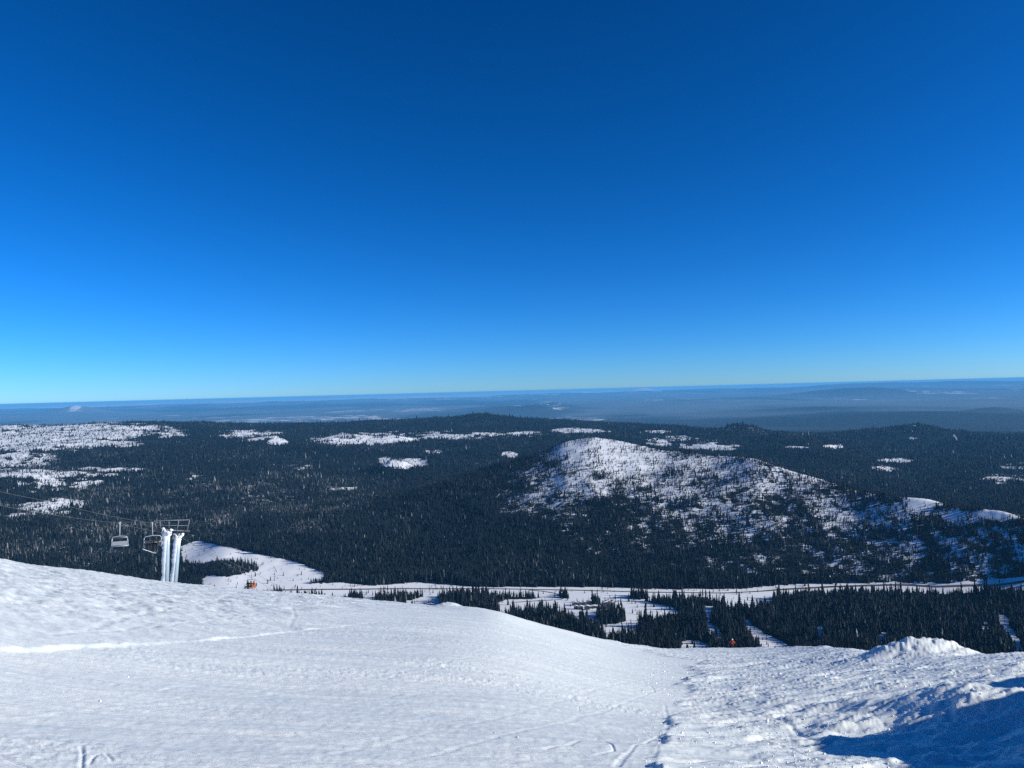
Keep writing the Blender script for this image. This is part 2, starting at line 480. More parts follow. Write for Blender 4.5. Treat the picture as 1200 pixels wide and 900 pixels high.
    for (x0, y0, h0), (x1, y1, h1) in zip(LIP, LIP[1:]):
        dx, dy = x1 - x0, y1 - y0
        t = np.clip(((x - x0) * dx + (y - y0) * dy) / (dx * dx + dy * dy), 0, 1)
        d = np.hypot(x - x0 - t * dx, y - y0 - t * dy)
        m = d < best
        best = np.where(m, d, best); hh = np.where(m, h0 + (h1 - h0) * t, hh)
    z = z + hh * np.exp(-(best / 1.7) ** 2.4) * (1 + 0.12 * fbm(x / 1.5, y / 1.5, 3, 191))
    return z


LIP = [(9.8, 7.2, 2.1), (11.4, 9.2, 3.05), (13.8, 12.5, 3.3), (18.7, 18.5, 2.85), (24.7, 26.0, 1.7), (31, 35, 0.9)]

# ------------------------------------------------------------------ distant terrain
RK = np.array([190, 600, 1200, 1800, 2300, 2850, 3300, 4000, 5000, 6500, 8500, 10000, 11500, 13000, 15000, 18000, 30000, 60000, 80000, 95000, 110000, 170000.])
def _ridge(px, py):
    a, t = aim(np.array([float(px)]), np.array([float(py)]))
    return float(-t[0] * 95000 - (LIFT * 95000 - 95000 ** 2 / RE2))
COLS = {
    -300: [-85, -270, -500, -690, -750, -795, -795, -750, -680, -600, -550, -510, -462, -560, -900, -1400, -1600, -1720, -1750, -1750, -1750, -1750],
    0:    [-85, -270, -500, -690, -750, -795, -795, -755, -690, -610, -560, -515, -468, -560, -900, -1400, -1600, -1720, -1750, -1750, -1750, -1750],
    150:  [-85, -270, -500, -695, -752, -798, -800, -780, -715, -640, -565, -520, -490, -600, -950, -1400, -1600, -1720, -1750, -1750, -1750, -1750],
    300:  [-85, -270, -500, -700, -755, -800, -800, -795, -750, -690, -625, -575, -590, -690, -1000, -1400, -1600, -1720, -1750, -1750, -1750, -1750],
    430:  [-85, -270, -500, -700, -755, -800, -800, -800, -775, -715, -655, -610, -610, -720, -1050, -1400, -1600, -1720, -1750, -1730, -1750, -1750],
    570:  [-85, -270, -500, -700, -755, -800, -805, -805, -790, -740, -670, -635, -605, -740, -1090, -1400, -1580, -1720, -1740, -1700, -1750, -1750],
    750:  [-85, -270, -500, -700, -755, -800, -805, -805, -800, -760, -690, -668, -740, -900, -1150, -1400, -1560, -1720, -1740, _ridge(750, 458.5), -1750, -1750],
    900:  [-85, -270, -500, -700, -755, -800, -805, -810, -810, -800, -750, -840, -950, -1050, -1150, -1330, -1530, -1700, -1730, _ridge(900, 453), -1750, -1750],
    1050: [-85, -270, -500, -700, -755, -800, -810, -825, -850, -880, -930, -960, -1000, -1045, -1130, -1280, -1500, -1680, -1720, _ridge(1050, 447.5), -1740, -1750],
    1200: [-85, -270, -500, -700, -755, -795, -805, -820, -835, -870, -920, -950, -1000, -1045, -1130, -1260, -1500, -1680, -1720, _ridge(1200, 446), -1740, -1750],
    1500: [-85, -270, -500, -700, -755, -790, -800, -815, -830, -860, -910, -950, -1000, -1045, -1130, -1260, -1500, -1680, -1720, -1450, -1740, -1750],
}
_cx = np.array(sorted(COLS)); _tab = np.array([COLS[k] for k in _cx]) + LIFT * RK - RK ** 2 / RE2
_gx = np.linspace(-300, 1500, 361); _gl = np.linspace(math.log(190), math.log(170000), 500)
_t1 = np.array([np.interp(_gx, _cx, _tab[:, j]) for j in range(len(RK))]).T
TAB = np.array([np.interp(_gl, np.log(RK), row) for row in _t1])
for _ in range(3):
    kx = np.ones(11) / 11
    TAB = np.apply_along_axis(lambda v: np.convolve(np.pad(v, 5, mode='edge'), kx, 'valid'), 0, TAB)
    kl = np.ones(5) / 5
    TAB = np.apply_along_axis(lambda v: np.convolve(np.pad(v, 2, mode='edge'), kl, 'valid'), 1, TAB)


def base_z(az, r):
    c = np.tan(np.clip(az, -1.2, 1.2)) * FPX + 600
    u = np.clip((c + 300) / 1800 * 360, 0, 359.999); v = np.clip((np.log(np.maximum(r, 190)) - _gl[0]) / (_gl[-1] - _gl[0]) * 499, 0, 498.999)
    i = u.astype(int); j = v.astype(int); fu = u - i; fv = v - j
    return (TAB[i, j] * (1 - fu) + TAB[i + 1, j] * fu) * (1 - fv) + (TAB[i, j + 1] * (1 - fu) + TAB[i + 1, j + 1] * fu) * fv


# crest of the forested butte: px, py, distance
BUTTE = [(215, 655, 3600), (260, 640, 3700), (340, 612, 4000), (430, 590, 4200), (500, 570, 4350), (560, 552, 4400), (600, 541, 4450), (640, 528, 4480), (662, 517, 4500),
         (690, 512, 4500), (720, 515, 4480), (770, 525, 4380), (830, 532, 4250), (880, 535, 4120), (930, 552, 3970), (1000, 574, 3770), (1060, 583, 3620), (1150, 599, 3470), (1200, 612, 3370), (1260, 638, 3250), (1340, 676, 3150)]
_b = np.array(BUTTE, float); _ba, _bt = aim(_b[:, 0], _b[:, 1])
_bfa = np.linspace(_ba[0], _ba[-1], 600)
def _sm(v, n=9):
    v = np.interp(_bfa, _ba, v); return np.convolve(np.pad(v, n // 2, mode='edge'), np.ones(n) / n, 'valid')
B_R = _sm(_b[:, 2], 15); B_Z = _sm(-_bt * _b[:, 2], 9)


def butte_z(az, r, x, y, base):
    """height of the butte above the valley"""
    rc = np.interp(az, _bfa, B_R); zc = np.interp(az, _bfa, B_Z)
    inside = sstep(_ba[0] - 0.03, _ba[0] + 0.05, az) * (1 - sstep(_ba[-1] - 0.05, _ba[-1] + 0.05, az))
    d = r - rc + 60 * fbm(x / 500, y / 500, 3, 201)
    foot = np.minimum(2900 + 0 * rc, rc - 250)
    tf = np.clip(-d / (rc - foot), 0, 1); tb = np.clip(d / 1500, 0, 1)
    t = np.where(d < 0, tf, tb)
    prof = np.where(d < 0, (1 - t) ** 1.25 * (1 + 0.25 * t), (1 - t) ** 1.6)
    soft = np.minimum(1, np.abs(d) / 140)
    prof = prof - 0.02 * (1 - soft) ** 2
    amp = 22 * fbm(x / 420, y / 420, 4, 211) + 9 * fbm(x / 130, y / 130, 3, 221)
    amp = amp * np.clip(4 * t * (1 - t), 0, 1) * sstep(0.02, 0.3, t)
    h = (zc - base) * prof
    return np.maximum(0, h + amp * np.minimum(1, np.maximum(h, 0) / 60)) * inside, prof * inside


BUMPS = [  # px, distance, radius m, height m, exponent
    (573, 11000, 420, 62, 1.0), (600, 11200, 900, 25, 1.0), (520, 11000, 1300, 18, 1), (475, 5900, 210, 92, 1.0), (452, 5980, 130, 60, 1.0), (415, 8500, 380, 62, 1.0), (465, 8400, 200, 40, 1), (300, 8300, 300, 45, 1), (325, 8200, 160, 36, 1.0),
    (510, 6600, 130, 36, 1), (597, 6300, 90, 32, 1), (545, 8900, 420, 30, 1), (680, 8200, 380, 28, 1), (620, 8300, 300, 25, 1),
    (862, 9000, 330, 85, 0.9), (890, 9100, 650, 40, 1), (1068, 10800, 520, 150, 0.7), (1080, 10900, 1500, 95, 0.9), (950, 8000, 700, 75, 1), (1160, 8800, 1100, 50, 1),
    (1200, 5600, 500, 40, 1), (1085, 3640, 110, 22, 1), (1180, 3430, 150, 22, 1), (230, 6500, 300, 30, 1), (355, 6300, 400, 28, 1), (100, 11300, 1500, 16, 1), (30, 6000, 350, 40, 1), (60, 5200, 300, 30, 1),
    (940, 6900, 520, 42, 1), (1130, 7300, 650, 40, 1), (1010, 6000, 420, 28, 1), (820, 7600, 500, 34, 1), (1180, 6400, 420, 34, 1), (205, 7600, 800, 42, 1), (385, 7300, 620, 40, 1), (300, 5300, 480, 34, 1), (120, 6600, 500, 38, 1), (470, 7000, 420, 30, 1), (40, 4700, 380, 34, 1), (200, 4600, 330, 26, 1), (560, 7600, 520, 36, 1),
    (625, 36000, 1700, 330, 0.8), (645, 42000, 1300, 260, 0.9), (590, 38000, 1500, 180, 1), (1010, 56000, 4500, 420, 1), (1170, 26000, 700, 120, 1.0), (1065, 23000, 3000, 170, 1.0), (960, 30000, 2500, 110, 1),
    (180, 30000, 2200, 260, 1.0), (90, 62000, 1500, 520, 0.7), (75, 62000, 5000, 200, 1), (756, 112000, 1300, 420, 0.8), (742, 112000, 1300, 300, 0.9), (682, 112000, 900, 250, 0.9)]
_bp = [(math.tan((b[0] - 600) / FPX * 0 + aim(np.array([float(b[0])]), np.array([480.0]))[0][0]), *b[1:]) for b in BUMPS]


def far_z(x, y, curve=True, want=False):
    az = np.arctan2(x, y); r = np.hypot(x, y)
    b = base_z(az, r)
    z = b.copy()
    amp = np.interp(r, [190, 1500, 2200, 2800, 3700, 5000, 8000, 12000, 14500, 20000, 60000, 100000], [0, 8, 10, 2.0, 6, 26, 42, 34, 40, 45, 110, 240])
    lam = np.interp(r, [2000, 5000, 12000, 20000, 100000], [420, 700, 1100, 4000, 9000])
    q = np.where(lam < 900, 700, np.where(lam < 2500, 1100, 6000))
    z = z + amp * np.where(r < 14000, fbm(x / 720, y / 720, 4, 231) + 0.25 * fbm(x / 170, y / 170, 3, 241), fbm(x / 6500, y / 6500, 4, 251))
    bz, bp = butte_z(az, r, x, y, b)
    z = z + bz
    for ta, d, w, h, e in _bp:
        a = math.atan(ta); cx, cy = d * math.sin(a), d * math.cos(a)
        d2 = ((x - cx) ** 2 + (y - cy) ** 2) / w ** 2
        msk = d2 < 12
        if msk.any():
            z[msk] += h * np.exp(-d2[msk] ** e) * (1 + 0.25 * fbm(x[msk] / (w * 0.6), y[msk] / (w * 0.6), 3, 261))
    # the top joins the snow slope
    k = 1 - sstep(190, 500, r)
    if k.max() > 0:
        rr = np.minimum(r, 188.0); zn = near_macro(rr * np.sin(az), rr * np.cos(az)) - 2 - 0.45 * np.maximum(0, r - 188)
        z = z * (1 - k) + zn * k
    return (z, bp) if want else z


# ------------------------------------------------------------------ where forest grows and where snow lies open
def in_poly(px, py, poly):
    c = np.zeros(px.shape, bool); n = len(poly); j = n - 1
    for i in range(n):
        xi, yi = poly[i]; xj, yj = poly[j]
        if yi != yj:
            c ^= ((yi > py) != (yj > py)) & (px < (xj - xi) * (py - yi) / (yj - yi) + xi)
        j = i
    return c


OPEN = [  # clearings, measured by bearing and depression
    [(212, 640), (230, 634), (262, 640), (300, 649), (345, 658), (380, 672), (352, 682), (318, 690), (300, 694), (255, 688), (236, 680), (242, 674), (268, 676), (300, 669), (308, 660), (290, 653), (262, 651), (240, 654), (214, 654)],
    [(330, 692), (352, 685), (400, 682.5), (430, 686), (460, 685), (490, 682), (520, 684), (560, 688), (600, 687.5), (650, 688), (700, 688), (740, 689), (780, 690.5), (830, 690.5), (870, 690), (905, 686), (950, 684), (1000, 683.5), (1050, 682.5), (1100, 683.5), (1150, 680), (1200, 676), (1300, 672), (1300, 679), (1200, 684.5), (1150, 688), (1100, 690), (1055, 687.5), (1000, 688), (950, 691.5), (900, 695), (850, 698.5), (790, 697), (740, 696.5), (690, 694), (600, 692.5), (520, 691.5), (440, 692), (330, 696)],
    [(385, 691), (438, 692), (440, 702), (430, 708), (400, 704), (380, 699)],
    [(583, 706), (592, 703), (625, 702), (650, 698), (690, 693), (735, 693), (735, 699), (760, 706), (785, 710), (800, 714), (780, 718), (768, 722), (748, 724), (742, 729), (756, 733), (740, 736), (722, 739), (712, 746), (700, 742), (688, 737), (676, 731), (676, 722), (660, 716), (640, 709), (620, 711), (600, 713), (586, 713)],
    [(842, 700), (870, 698), (904, 700), (906, 706), (880, 709), (862, 708), (842, 705)],
    [(822, 710), (842, 711), (832, 716), (830, 724), (838, 734), (850, 748), (843, 750), (832, 738), (826, 728), (828, 716)],
    [(871, 722), (876, 726), (888, 736), (903, 746), (922, 755), (935, 764), (890, 764), (892, 752), (882, 742), (875, 733)],
    [(1168, 720), (1178, 719), (1190, 744), (1200, 760), (1196, 766), (1186, 752), (1178, 738)],
    [(798, 752), (812, 750), (830, 755), (832, 764), (797, 764)],
    [(502, 698), (512, 697), (518, 706), (500, 712), (478, 709), (465, 705), (480, 703)],
    [(1153, 728), (1160, 727), (1156, 740), (1150, 742)], [(986, 727), (992, 726), (993, 733), (987, 735)], [(958, 733), (965, 731), (966, 745), (960, 750)], [(1030, 740), (1040, 741), (1038, 748), (1029, 749)],
    [(730, 700), (748, 698), (760, 703), (745, 707), (732, 705)],
]
KEEP = [  # clumps standing inside clearings
    [(700, 716), (712, 713), (725, 714), (733, 718), (735, 727), (720, 731), (704, 732), (700, 724)],
    [(652, 694), (660, 693), (668, 697), (666, 701), (656, 700)],
    [(675, 729), (684, 725), (694, 732), (706, 739), (712, 746), (700, 748), (680, 742)],
    [(693, 702), (703, 701), (705, 707), (697, 710)],
    [(406, 697), (420, 695), (428, 702), (424, 708), (410, 704)],
    [(735, 695), (752, 694), (768, 699), (750, 703), (738, 702)]]
BLOBS = [(700, 528, 72, 22, .80), (742, 541, 70, 17, .74), (690, 560, 90, 26, .52), (785, 570, 100, 26, .46), (830, 547, 75, 17, .62), (905, 560, 92, 24, .50), (1000, 600, 135, 34, .40), (1110, 640, 135, 40, .27), (880, 605, 150, 36, .34),
    (640, 585, 65, 26, .22), (1000, 655, 200, 26, .25), (790, 625, 140, 30, .20), (1082, 588, 26, 7, .95), (1175, 602, 40, 7, 1.0), (1130, 606, 30, 8, .6), (1200, 580, 26, 13, .95), (1195, 560, 20, 6, .5),
    (60, 505, 140, 15, 1.0), (20, 521, 60, 9, 1.3), (90, 520, 80, 5, 1.1), (20, 540, 52, 14, .72), (40, 556, 90, 4.5, 1.2), (130, 550, 45, 3, 1.0), (60, 568, 60, 12, .64), (40, 590, 60, 9, .6), (28, 607, 26, 6, 1.0), (60, 620, 42, 25, .5), (15, 648, 30, 15, .45),
    (170, 508, 60, 8, .55), (300, 511, 35, 8, .8), (275, 509, 22, 6, .7), (415, 515, 52, 8, 1.0), (465, 514, 26, 5, .8), (325, 517, 13, 5, .85), (545, 511, 52, 5, .72), (500, 511, 85, 6, .55), (475, 543, 29, 8, 1.1), (452, 540, 11, 5, .9), (510, 529, 14, 3.5, 1.0),
    (597, 533, 10, 4, .95), (235, 561, 20, 6, .42), (355, 548, 20, 4, .42), (620, 509, 26, 4, .62), (680, 505, 42, 3.5, .85), (770, 506, 17, 2, .9), (800, 517, 60, 8, .52), (830, 524, 42, 5, .56), (400, 572, 30, 8, .25),
    (1050, 540, 20, 3, 1.3), (1040, 548, 20, 5, .62), (1170, 561, 22, 6, .62), (1195, 546, 26, 4, .62), (980, 523, 14, 2.5, .95), (930, 525, 20, 2, .8), (1068, 500, 7, 2, .7), (1070, 514, 5, 1.5, .9)]
FROST = [(200, 600, 170, 50, .55), (350, 592, 130, 40, .6), (100, 640, 110, 32, .6), (60, 560, 120, 60, .4), (330, 688, 60, 14, .7), (870, 505, 40, 7, .6), (950, 505, 60, 10, .4), (1080, 560, 120, 20, .3), (640, 600, 60, 30, .4), (270, 662, 45, 12, .6), (200, 665, 40, 20, .6), (820, 700, 60, 6, .6)]


def cover(x, y, z):
    """tree cover 0..1 and frost 0..1 of ground points"""
    px, py = sight(x, y, z)
    r = np.hypot(x, y)
    sc = np.interp(r, [2500, 4500, 9000], [55, 85, 150])
    n = 0.65 * fbm(x / 90, y / 90, 4, 301) + 0.35 * fbm(x / 34, y / 34, 2, 311)
    nf = np.where(r > 5000, fbm(x / 190, y / 260, 4, 321), n)
    s = np.zeros(x.shape)
    for cx, cy, rx, ry, k in BLOBS:
        d2 = ((px - cx) / rx) ** 2 + ((py - cy) / ry) ** 2
        far_patch = cx < 560 or (ry < 7 and cx != 1175) or (cx, cy) in ((800, 517), (1170, 561), (1195, 546), (1195, 560), (1040, 548))
        s = np.maximum(s, k * np.clip(1.25 - d2, 0, 1) ** 0.7 * ((r > 4750) if far_patch else (r < 4900)))
    nq = 0.6 * nf + 0.5 * fbm(x / 60, y / 95, 3, 326)
    D = np.where(r > 4900, np.clip(1 - 1.0 * sstep(0.15, 0.95, s + 1.3 * nq * np.minimum(1, 2 * s)), 0.06, 1), np.clip(1 - s - 0.40 * (0.6 * n + 0.5 * fbm(x / 26, y / 100, 3, 336)) * np.minimum(1, s * 3), 0.05, 1))
    # a little natural openness everywhere
    D = D * (1 - 0.8 * sstep(0.42, 0.62, nf) * sstep(2900, 3300, r) * (s > 0.05))
    jx = px + 3.0 * fbm(x / 45, y / 45, 3, 331); jy = py + 0.9 * fbm(x / 30, y / 60, 3, 341)
    near = r < 4600
    op = np.zeros(x.shape, bool)
    # a tree standing at the near rim of a clearing hides about 8 px of it: the clearing reaches that much nearer
    th = np.interp(r, [1700, 2850, 4500], [9.5, 7.0, 4.0])
    for p in OPEN:
        op |= (in_poly(jx, jy, p) | in_poly(jx, jy - th * 0.5, p) | in_poly(jx, jy - th, p)) & near
    for p in KEEP: op &= ~(in_poly(jx, jy, p) & in_poly(jx, jy - th * 0.45, p))
    D = np.where(op, 0.0, D)
    fr = np.zeros(x.shape)
    for cx, cy, rx, ry, k in FROST:
        d2 = ((px - cx) / rx) ** 2 + ((py - cy) / ry) ** 2
        fr = np.maximum(fr, k * np.clip(1.3 - d2, 0, 1))
    fr = fr * (0.55 + 0.9 * fbm(x / 160, y / 160, 3, 351))
    # frosted slopes carry thinner forest with snow showing through
    fr = np.clip(fr, 0, 1)
    D = np.where((r > 3050) & ~op, np.clip(D - 0.42 * fr * (0.7 + 1.2 * np.abs(n)), 0.05, 1), D)
    return D, fr, op


# ------------------------------------------------------------------ build the ground
def grid_quads(nr, nc, wrap=False):
    i = np.arange(nr - 1)[:, None]; j = np.arange(nc if wrap else nc - 1)[None]
    j2 = (j + 1) % nc
    a = i * nc + j
    return np.stack([a, i * nc + j2, (i + 1) * nc + j2, (i + 1) * nc + j], axis=-1).reshape(-1, 4)


def build_near():
    fine = np.arange(-0.66, 0.66, 0.00105)
    side = np.arange(0.66, 1.5, 0.006)
    back = np.arange(1.5, 2 * PI - 1.5, 0.04)
    side2 = np.arange(-1.5, -0.66, 0.012)
    az = np.concatenate([side2, fine, side, back])
    r = np.concatenate([[0.02, 0.5, 1.0, 1.6, 2.2], np.geomspace(2.6, 190, 840)])
    A, Rr = np.meshgrid(az, r)
    x = Rr * np.sin(A); y = Rr * np.cos(A)
    z = near_z(x.ravel(), y.ravel())
    V = np.stack([x.ravel(), y.ravel(), z], axis=1)
    q = grid_quads(len(r), len(az), True)[:, ::-1]
    o = np_mesh('snow_slope', V, q, 4, M['snow'], smooth=True)
    tag(o, 'wind packed snow slope rolling over in the foreground', None, kind='structure')
    return o


def build_far():
    fine = np.arange(-0.66, 0.66, 0.00095)
    az = np.concatenate([np.arange(-1.25, -0.66, 0.01), fine, np.arange(0.66, 1.25, 0.01)])
    r = np.concatenate([np.geomspace(188, 1750, 40)[:-1], np.geomspace(1750, 14000, 480)[:-1], np.geomspace(14000, 168000, 300)])
    A, Rr = np.meshgrid(az, r)
    x = (Rr * np.sin(A)).ravel(); y = (Rr * np.cos(A)).ravel()
    z, bp = far_z(x, y, True, True)
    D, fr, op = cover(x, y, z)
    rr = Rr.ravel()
    snow = np.clip(1.18 - D, 0, 1)  # dense cover gets the dark floor colour, part litter, part painted shade
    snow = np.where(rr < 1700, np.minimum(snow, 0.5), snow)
    # the plain: fields and rangeland under patchy snow
    pn = fbm(x / 2600, y / 5200, 4, 401) * 0.7 + fbm(x / 9000, y / 14000, 3, 411) * 0.6
    ps = sstep(0.12, 0.5, pn) * 0.45
    ps = np.where(rr > 105000, 0.9, ps)
    px, py = sight(x, y, z)
    ps = np.where((rr > 60000) & (rr < 64000), np.maximum(ps, 0.75 * np.exp(-((px - 88) / 9) ** 2)), ps)
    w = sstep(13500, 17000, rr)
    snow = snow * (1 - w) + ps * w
    # woods on the near edge of the plain, on its hills and along the last ridge
    wn = fbm(x / 4000, y / 7000, 4, 421)
    wood = 1 - sstep(16500, 31000, rr * (1 + 0.5 * wn))
    wood = np.maximum(wood, sstep(82000, 90000, rr) * (1 - sstep(112000, 118000, rr)) * sstep(520, 640, px) * 0.5)
    a_ = np.arctan2(x, y)
    for ta, d, w_, h_, e_ in _bp:
        if d > 14000 and d < 60000:
            ac = math.atan(ta); d2 = ((x - d * math.sin(ac)) ** 2 + (y - d * math.cos(ac)) ** 2) / w_ ** 2
            wood = np.maximum(wood, np.exp(-d2 * 0.7) * 0.95)
    wood = np.maximum(wood, 0.7 * sstep(0.05, 0.3, fbm(x / 7000, y / 16000, 3, 431)))
    V = np.stack([x, y, z], axis=1)
    nc = len(az)
    q = grid_quads(len(r), nc)[:, ::-1]
    rq = rr[q].mean(axis=1); bq = bp[q].max(axis=1)
    cls = np.where(rq > 14500, 2, np.where(bq > 0.04, 1, 0))
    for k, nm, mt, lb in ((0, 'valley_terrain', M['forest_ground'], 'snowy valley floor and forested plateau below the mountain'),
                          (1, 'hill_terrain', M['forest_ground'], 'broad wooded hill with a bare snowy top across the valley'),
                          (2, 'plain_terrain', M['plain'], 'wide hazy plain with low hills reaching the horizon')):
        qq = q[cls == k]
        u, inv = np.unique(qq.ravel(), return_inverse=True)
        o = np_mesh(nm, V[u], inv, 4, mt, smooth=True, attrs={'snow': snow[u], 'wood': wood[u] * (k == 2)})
        tag(o, lb, None, kind='structure')
    return


build_near()
build_far()


def ground(px, py, r0=1500, r1=9000):
    a, t = aim(np.array([float(px)]), np.array([float(py)]))
    rg = np.geomspace(r0, r1, 3000)
    z = far_z(rg * np.sin(a[0]), rg * np.cos(a[0]))
    hit = -t[0] * rg < z
    k = np.argmax(hit) if hit.any() else len(rg) - 1
    return Vector((rg[k] * math.sin(a[0]), rg[k] * math.cos(a[0]), z[k]))


def gz(x, y):
    return float(far_z(np.array([float(x)]), np.array([float(y)]))[0])


# ------------------------------------------------------------------ conifers
def crown_arrays(tiers, sides, jag, rng, h=1.0, w=0.19, trunk=0.10):
    """unit-height conifer crown made of ragged skirts; returns verts, tris"""
    V = []; F = []
    for k in range(tiers):
        f0 = k / tiers; f1 = (k + 1) / tiers
        zb = trunk + (1 - trunk) * f0 - 0.02; zt = min(1.0, trunk + (1 - trunk) * (f1 + 0.45 / tiers))
        rb = w * (1 - f0) ** 0.85 + 0.012
        rot = rng.random() * 6.28
        base = len(V)
        V.append((rng.normal(0, 0.006), rng.normal(0, 0.006), zt))
        for s in range(sides):
            a = rot + 2 * PI * s / sides
            rr = rb * (1 + jag * rng.uniform(-1, 1)) * (1.0 if s % 2 == 0 or sides < 6 else 0.62)
            V.append((rr * math.cos(a), rr * math.sin(a), zb + rng.uniform(-0.4, 0.4) * 0.5 / max(tiers, 2) * jag * 2))
        for s in range(sides):
            F.append((base, base + 1 + s, base + 1 + (s + 1) % sides))
    return np.array(V), np.array(F)


def scatter(r0, r1, per, az_lim=0.63):
    area = az_lim * (r1 ** 2 - r0 ** 2)
    n = int(area / per)
    az = RNG.uniform(-az_lim, az_lim, n); r = np.sqrt(RNG.uniform(r0 ** 2, r1 ** 2, n))
    x = r * np.sin(az); y = r * np.cos(az)
    z, bp = far_z(x, y, True, True)
    D, fr, op = cover(x, y, z)
    lone = op & (RNG.random(n) < 0.028)
    p = np.where(D > 0.97, 1.0, np.maximum(D * 0.95, np.where(r > 4900, 0.30, 0.07)))
    keep = ((RNG.random(n) < p) & ~op) | lone
    # drop what lies well behind the snow crest
    cz = np.interp(az, CR_AZ, CR_T)
    keep &= (-(z + 34) / r < cz + 0.004)
    return x[keep], y[keep], z[keep], fr[keep], D[keep], r[keep], bp[keep]


HIDE_Z = None
bands = []
for r0, r1, per, hm in ((1650, 3000, 46, 23), (3000, 4700, 56, 16), (4700, 7500, 125, 18), (7500, 13200, 300, 20)):
    x, y, z, fr, D, r, bp = scatter(r0, r1, per)
    n = len(x)
    hgt = hm * np.exp(RNG.normal(0, 0.33, n)) * (0.55 + 0.45 * D)
    stand = fbm(x / 260, y / 260, 3, 441)
    hgt = hgt * np.clip(1 + 0.55 * fbm(x / 75, y / 75, 3, 451), 0.55, 1.5)
    tint = np.clip(RNG.normal(0.20, 0.13, n) + 0.22 * stand + fr * (0.36 + RNG.uniform(-0.08, 0.12, n)), 0, 0.66)
    snowy = RNG.random(n) < 0.03
    tint = np.where(snowy, np.clip(tint + 0.3, 0, 0.9), tint)
    bands.append(dict(x=x, y=y, z=z, h=hgt, t=tint, r=r, bp=bp))

# the 300 that show largest: nearest ones not hidden behind the crest
b0 = bands[0]
az0 = np.arctan2(b0['x'], b0['y'])
tz = b0['z'] + b0['h']
crest = np.interp(az0, CR_AZ, CR_T)
_mpx, _mpy = sight(b0['x'], b0['y'], tz)
crest_py = np.interp(_mpx, CR_X, CR_Y)
crest_py = np.where((_mpx > 1000) & (_mpx < 1155), np.minimum(crest_py, 752), crest_py)
vis = (_mpy < crest_py - 6) & (_mpx > 2) & (_mpx < 1198) & (_mpx > 430)
size = np.where(vis, b0['h'] / b0['r'], 0)
pick = np.argsort(-size)[:300]
pk = np.zeros(len(size), bool); pk[pick] = True

# detailed prototypes for these
protos = []
for v in range(5):
    rg = np.random.default_rng(50 + v)
    V, F = crown_arrays(9, 12, 0.30, rg, w=0.12 + 0.02 * (v % 3), trunk=0.07)
    cm = bpy.data.meshes.new('crown')
    cm.from_pydata(V.tolist(), [], F.tolist()); cm.update()
    a = cm.attributes.new('tint', 'FLOAT', 'POINT'); a.data.foreach_set('value', np.clip(rg.normal(0.24, 0.10, len(V)), 0, 0.6).astype(np.float32))
    cm.materials.append(M['needles'])
    tm = MB().tube([(0, 0, -0.03), (0, 0, 0.12), (0, 0, 0.5), (0, 0, 0.93)], [0.017, 0.013, 0.008, 0.002], 6).build('trunk', M['bark'])
    protos.append((cm, tm.data)); bpy.data.objects.remove(tm)

TREE_ZONES = [((430, 595), 'dark conifer in the wooded strip just beyond the snow crest left of the lodge clearing', 'conifers in the strip left of the lodge'),
              ((595, 700), 'dark conifer in the wedge of forest under the falling snow edge beside the lodge', 'conifers in the wedge below the lodge'),
              ((700, 770), 'dark conifer in the clumps around the snowy clearing right of the lodge', 'conifers around the lodge clearing'),
              ((770, 850), 'dark conifer in the forest between the lodge clearing and the narrow ski trail', 'conifers left of the narrow trail'),
              ((850, 905), 'dark conifer between the two bright ski trails behind the orange skier', 'conifers between the two ski trails'),
              ((905, 1010), 'dark conifer in the dense forest right of the wide ski trail', 'conifers right of the wide ski trail'),
              ((1010, 1120), 'dark conifer in the dense forest directly behind the icy snow mound', 'conifers behind the icy mound'),
              ((1120, 1201), 'dark conifer beside the thin snow chute right of the icy mound', 'conifers by the snow chute')]
for i in pick:
    X, Y, Z, H = b0['x'][i], b0['y'][i], b0['z'][i], b0['h'][i]
    cm, tm = protos[int(i) % 5]
    zpx = float(_mpx[i])
    lb, gp = next(((l, g) for (a, b), l, g in TREE_ZONES if a <= zpx < b), TREE_ZONES[0][1:])
    t = empty('conifer_tree', (X, Y, Z), RNG.uniform(0, 6.28), lb, 'tree', gp)
    t.scale = (H, H, H)
    link(bpy.data.objects.new('crown', cm), t)
    link(bpy.data.objects.new('trunk', tm), t)


def forest_mesh(name, parts, label):
    Vs, Fs, Ts = [], [], []
    off = 0
    for x, y, z, h, t, tiers, sides, wid in parts:
        n = len(x)
        if n == 0: continue
        nv = 6
        var = RNG.integers(0, nv, n)
        for v in range(nv):
            rg = np.random.default_rng(900 + v + tiers * 10)
            TV, TF = crown_arrays(tiers, sides, 0.28, rg, w=wid * (0.85 + 0.06 * v), trunk=0.03)
            m = np.where(var == v)[0]
            if len(m) == 0: continue
            a = RNG.uniform(0, 6.28, len(m)); ca, sa = np.cos(a), np.sin(a)
            hh = h[m]
            vx = (TV[None, :, 0] * ca[:, None] - TV[None, :, 1] * sa[:, None]) * hh[:, None] + x[m][:, None]
            vy = (TV[None, :, 0] * sa[:, None] + TV[None, :, 1] * ca[:, None]) * hh[:, None] + y[m][:, None]
            vz = TV[None, :, 2] * hh[:, None] + z[m][:, None] - 0.3
            Vs.append(np.stack([vx, vy, vz], axis=-1).reshape(-1, 3))
            Fs.append((TF[None] + (np.arange(len(m)) * len(TV))[:, None, None] + off).reshape(-1, 3))
            Ts.append(np.repeat(t[m], len(TV)))
            off += len(m) * len(TV)
    o = np_mesh(name, np.concatenate(Vs), np.concatenate(Fs), 3, M['needles'], attrs={'tint': np.concatenate(Ts)})
    return tag(o, label, None, kind='stuff')


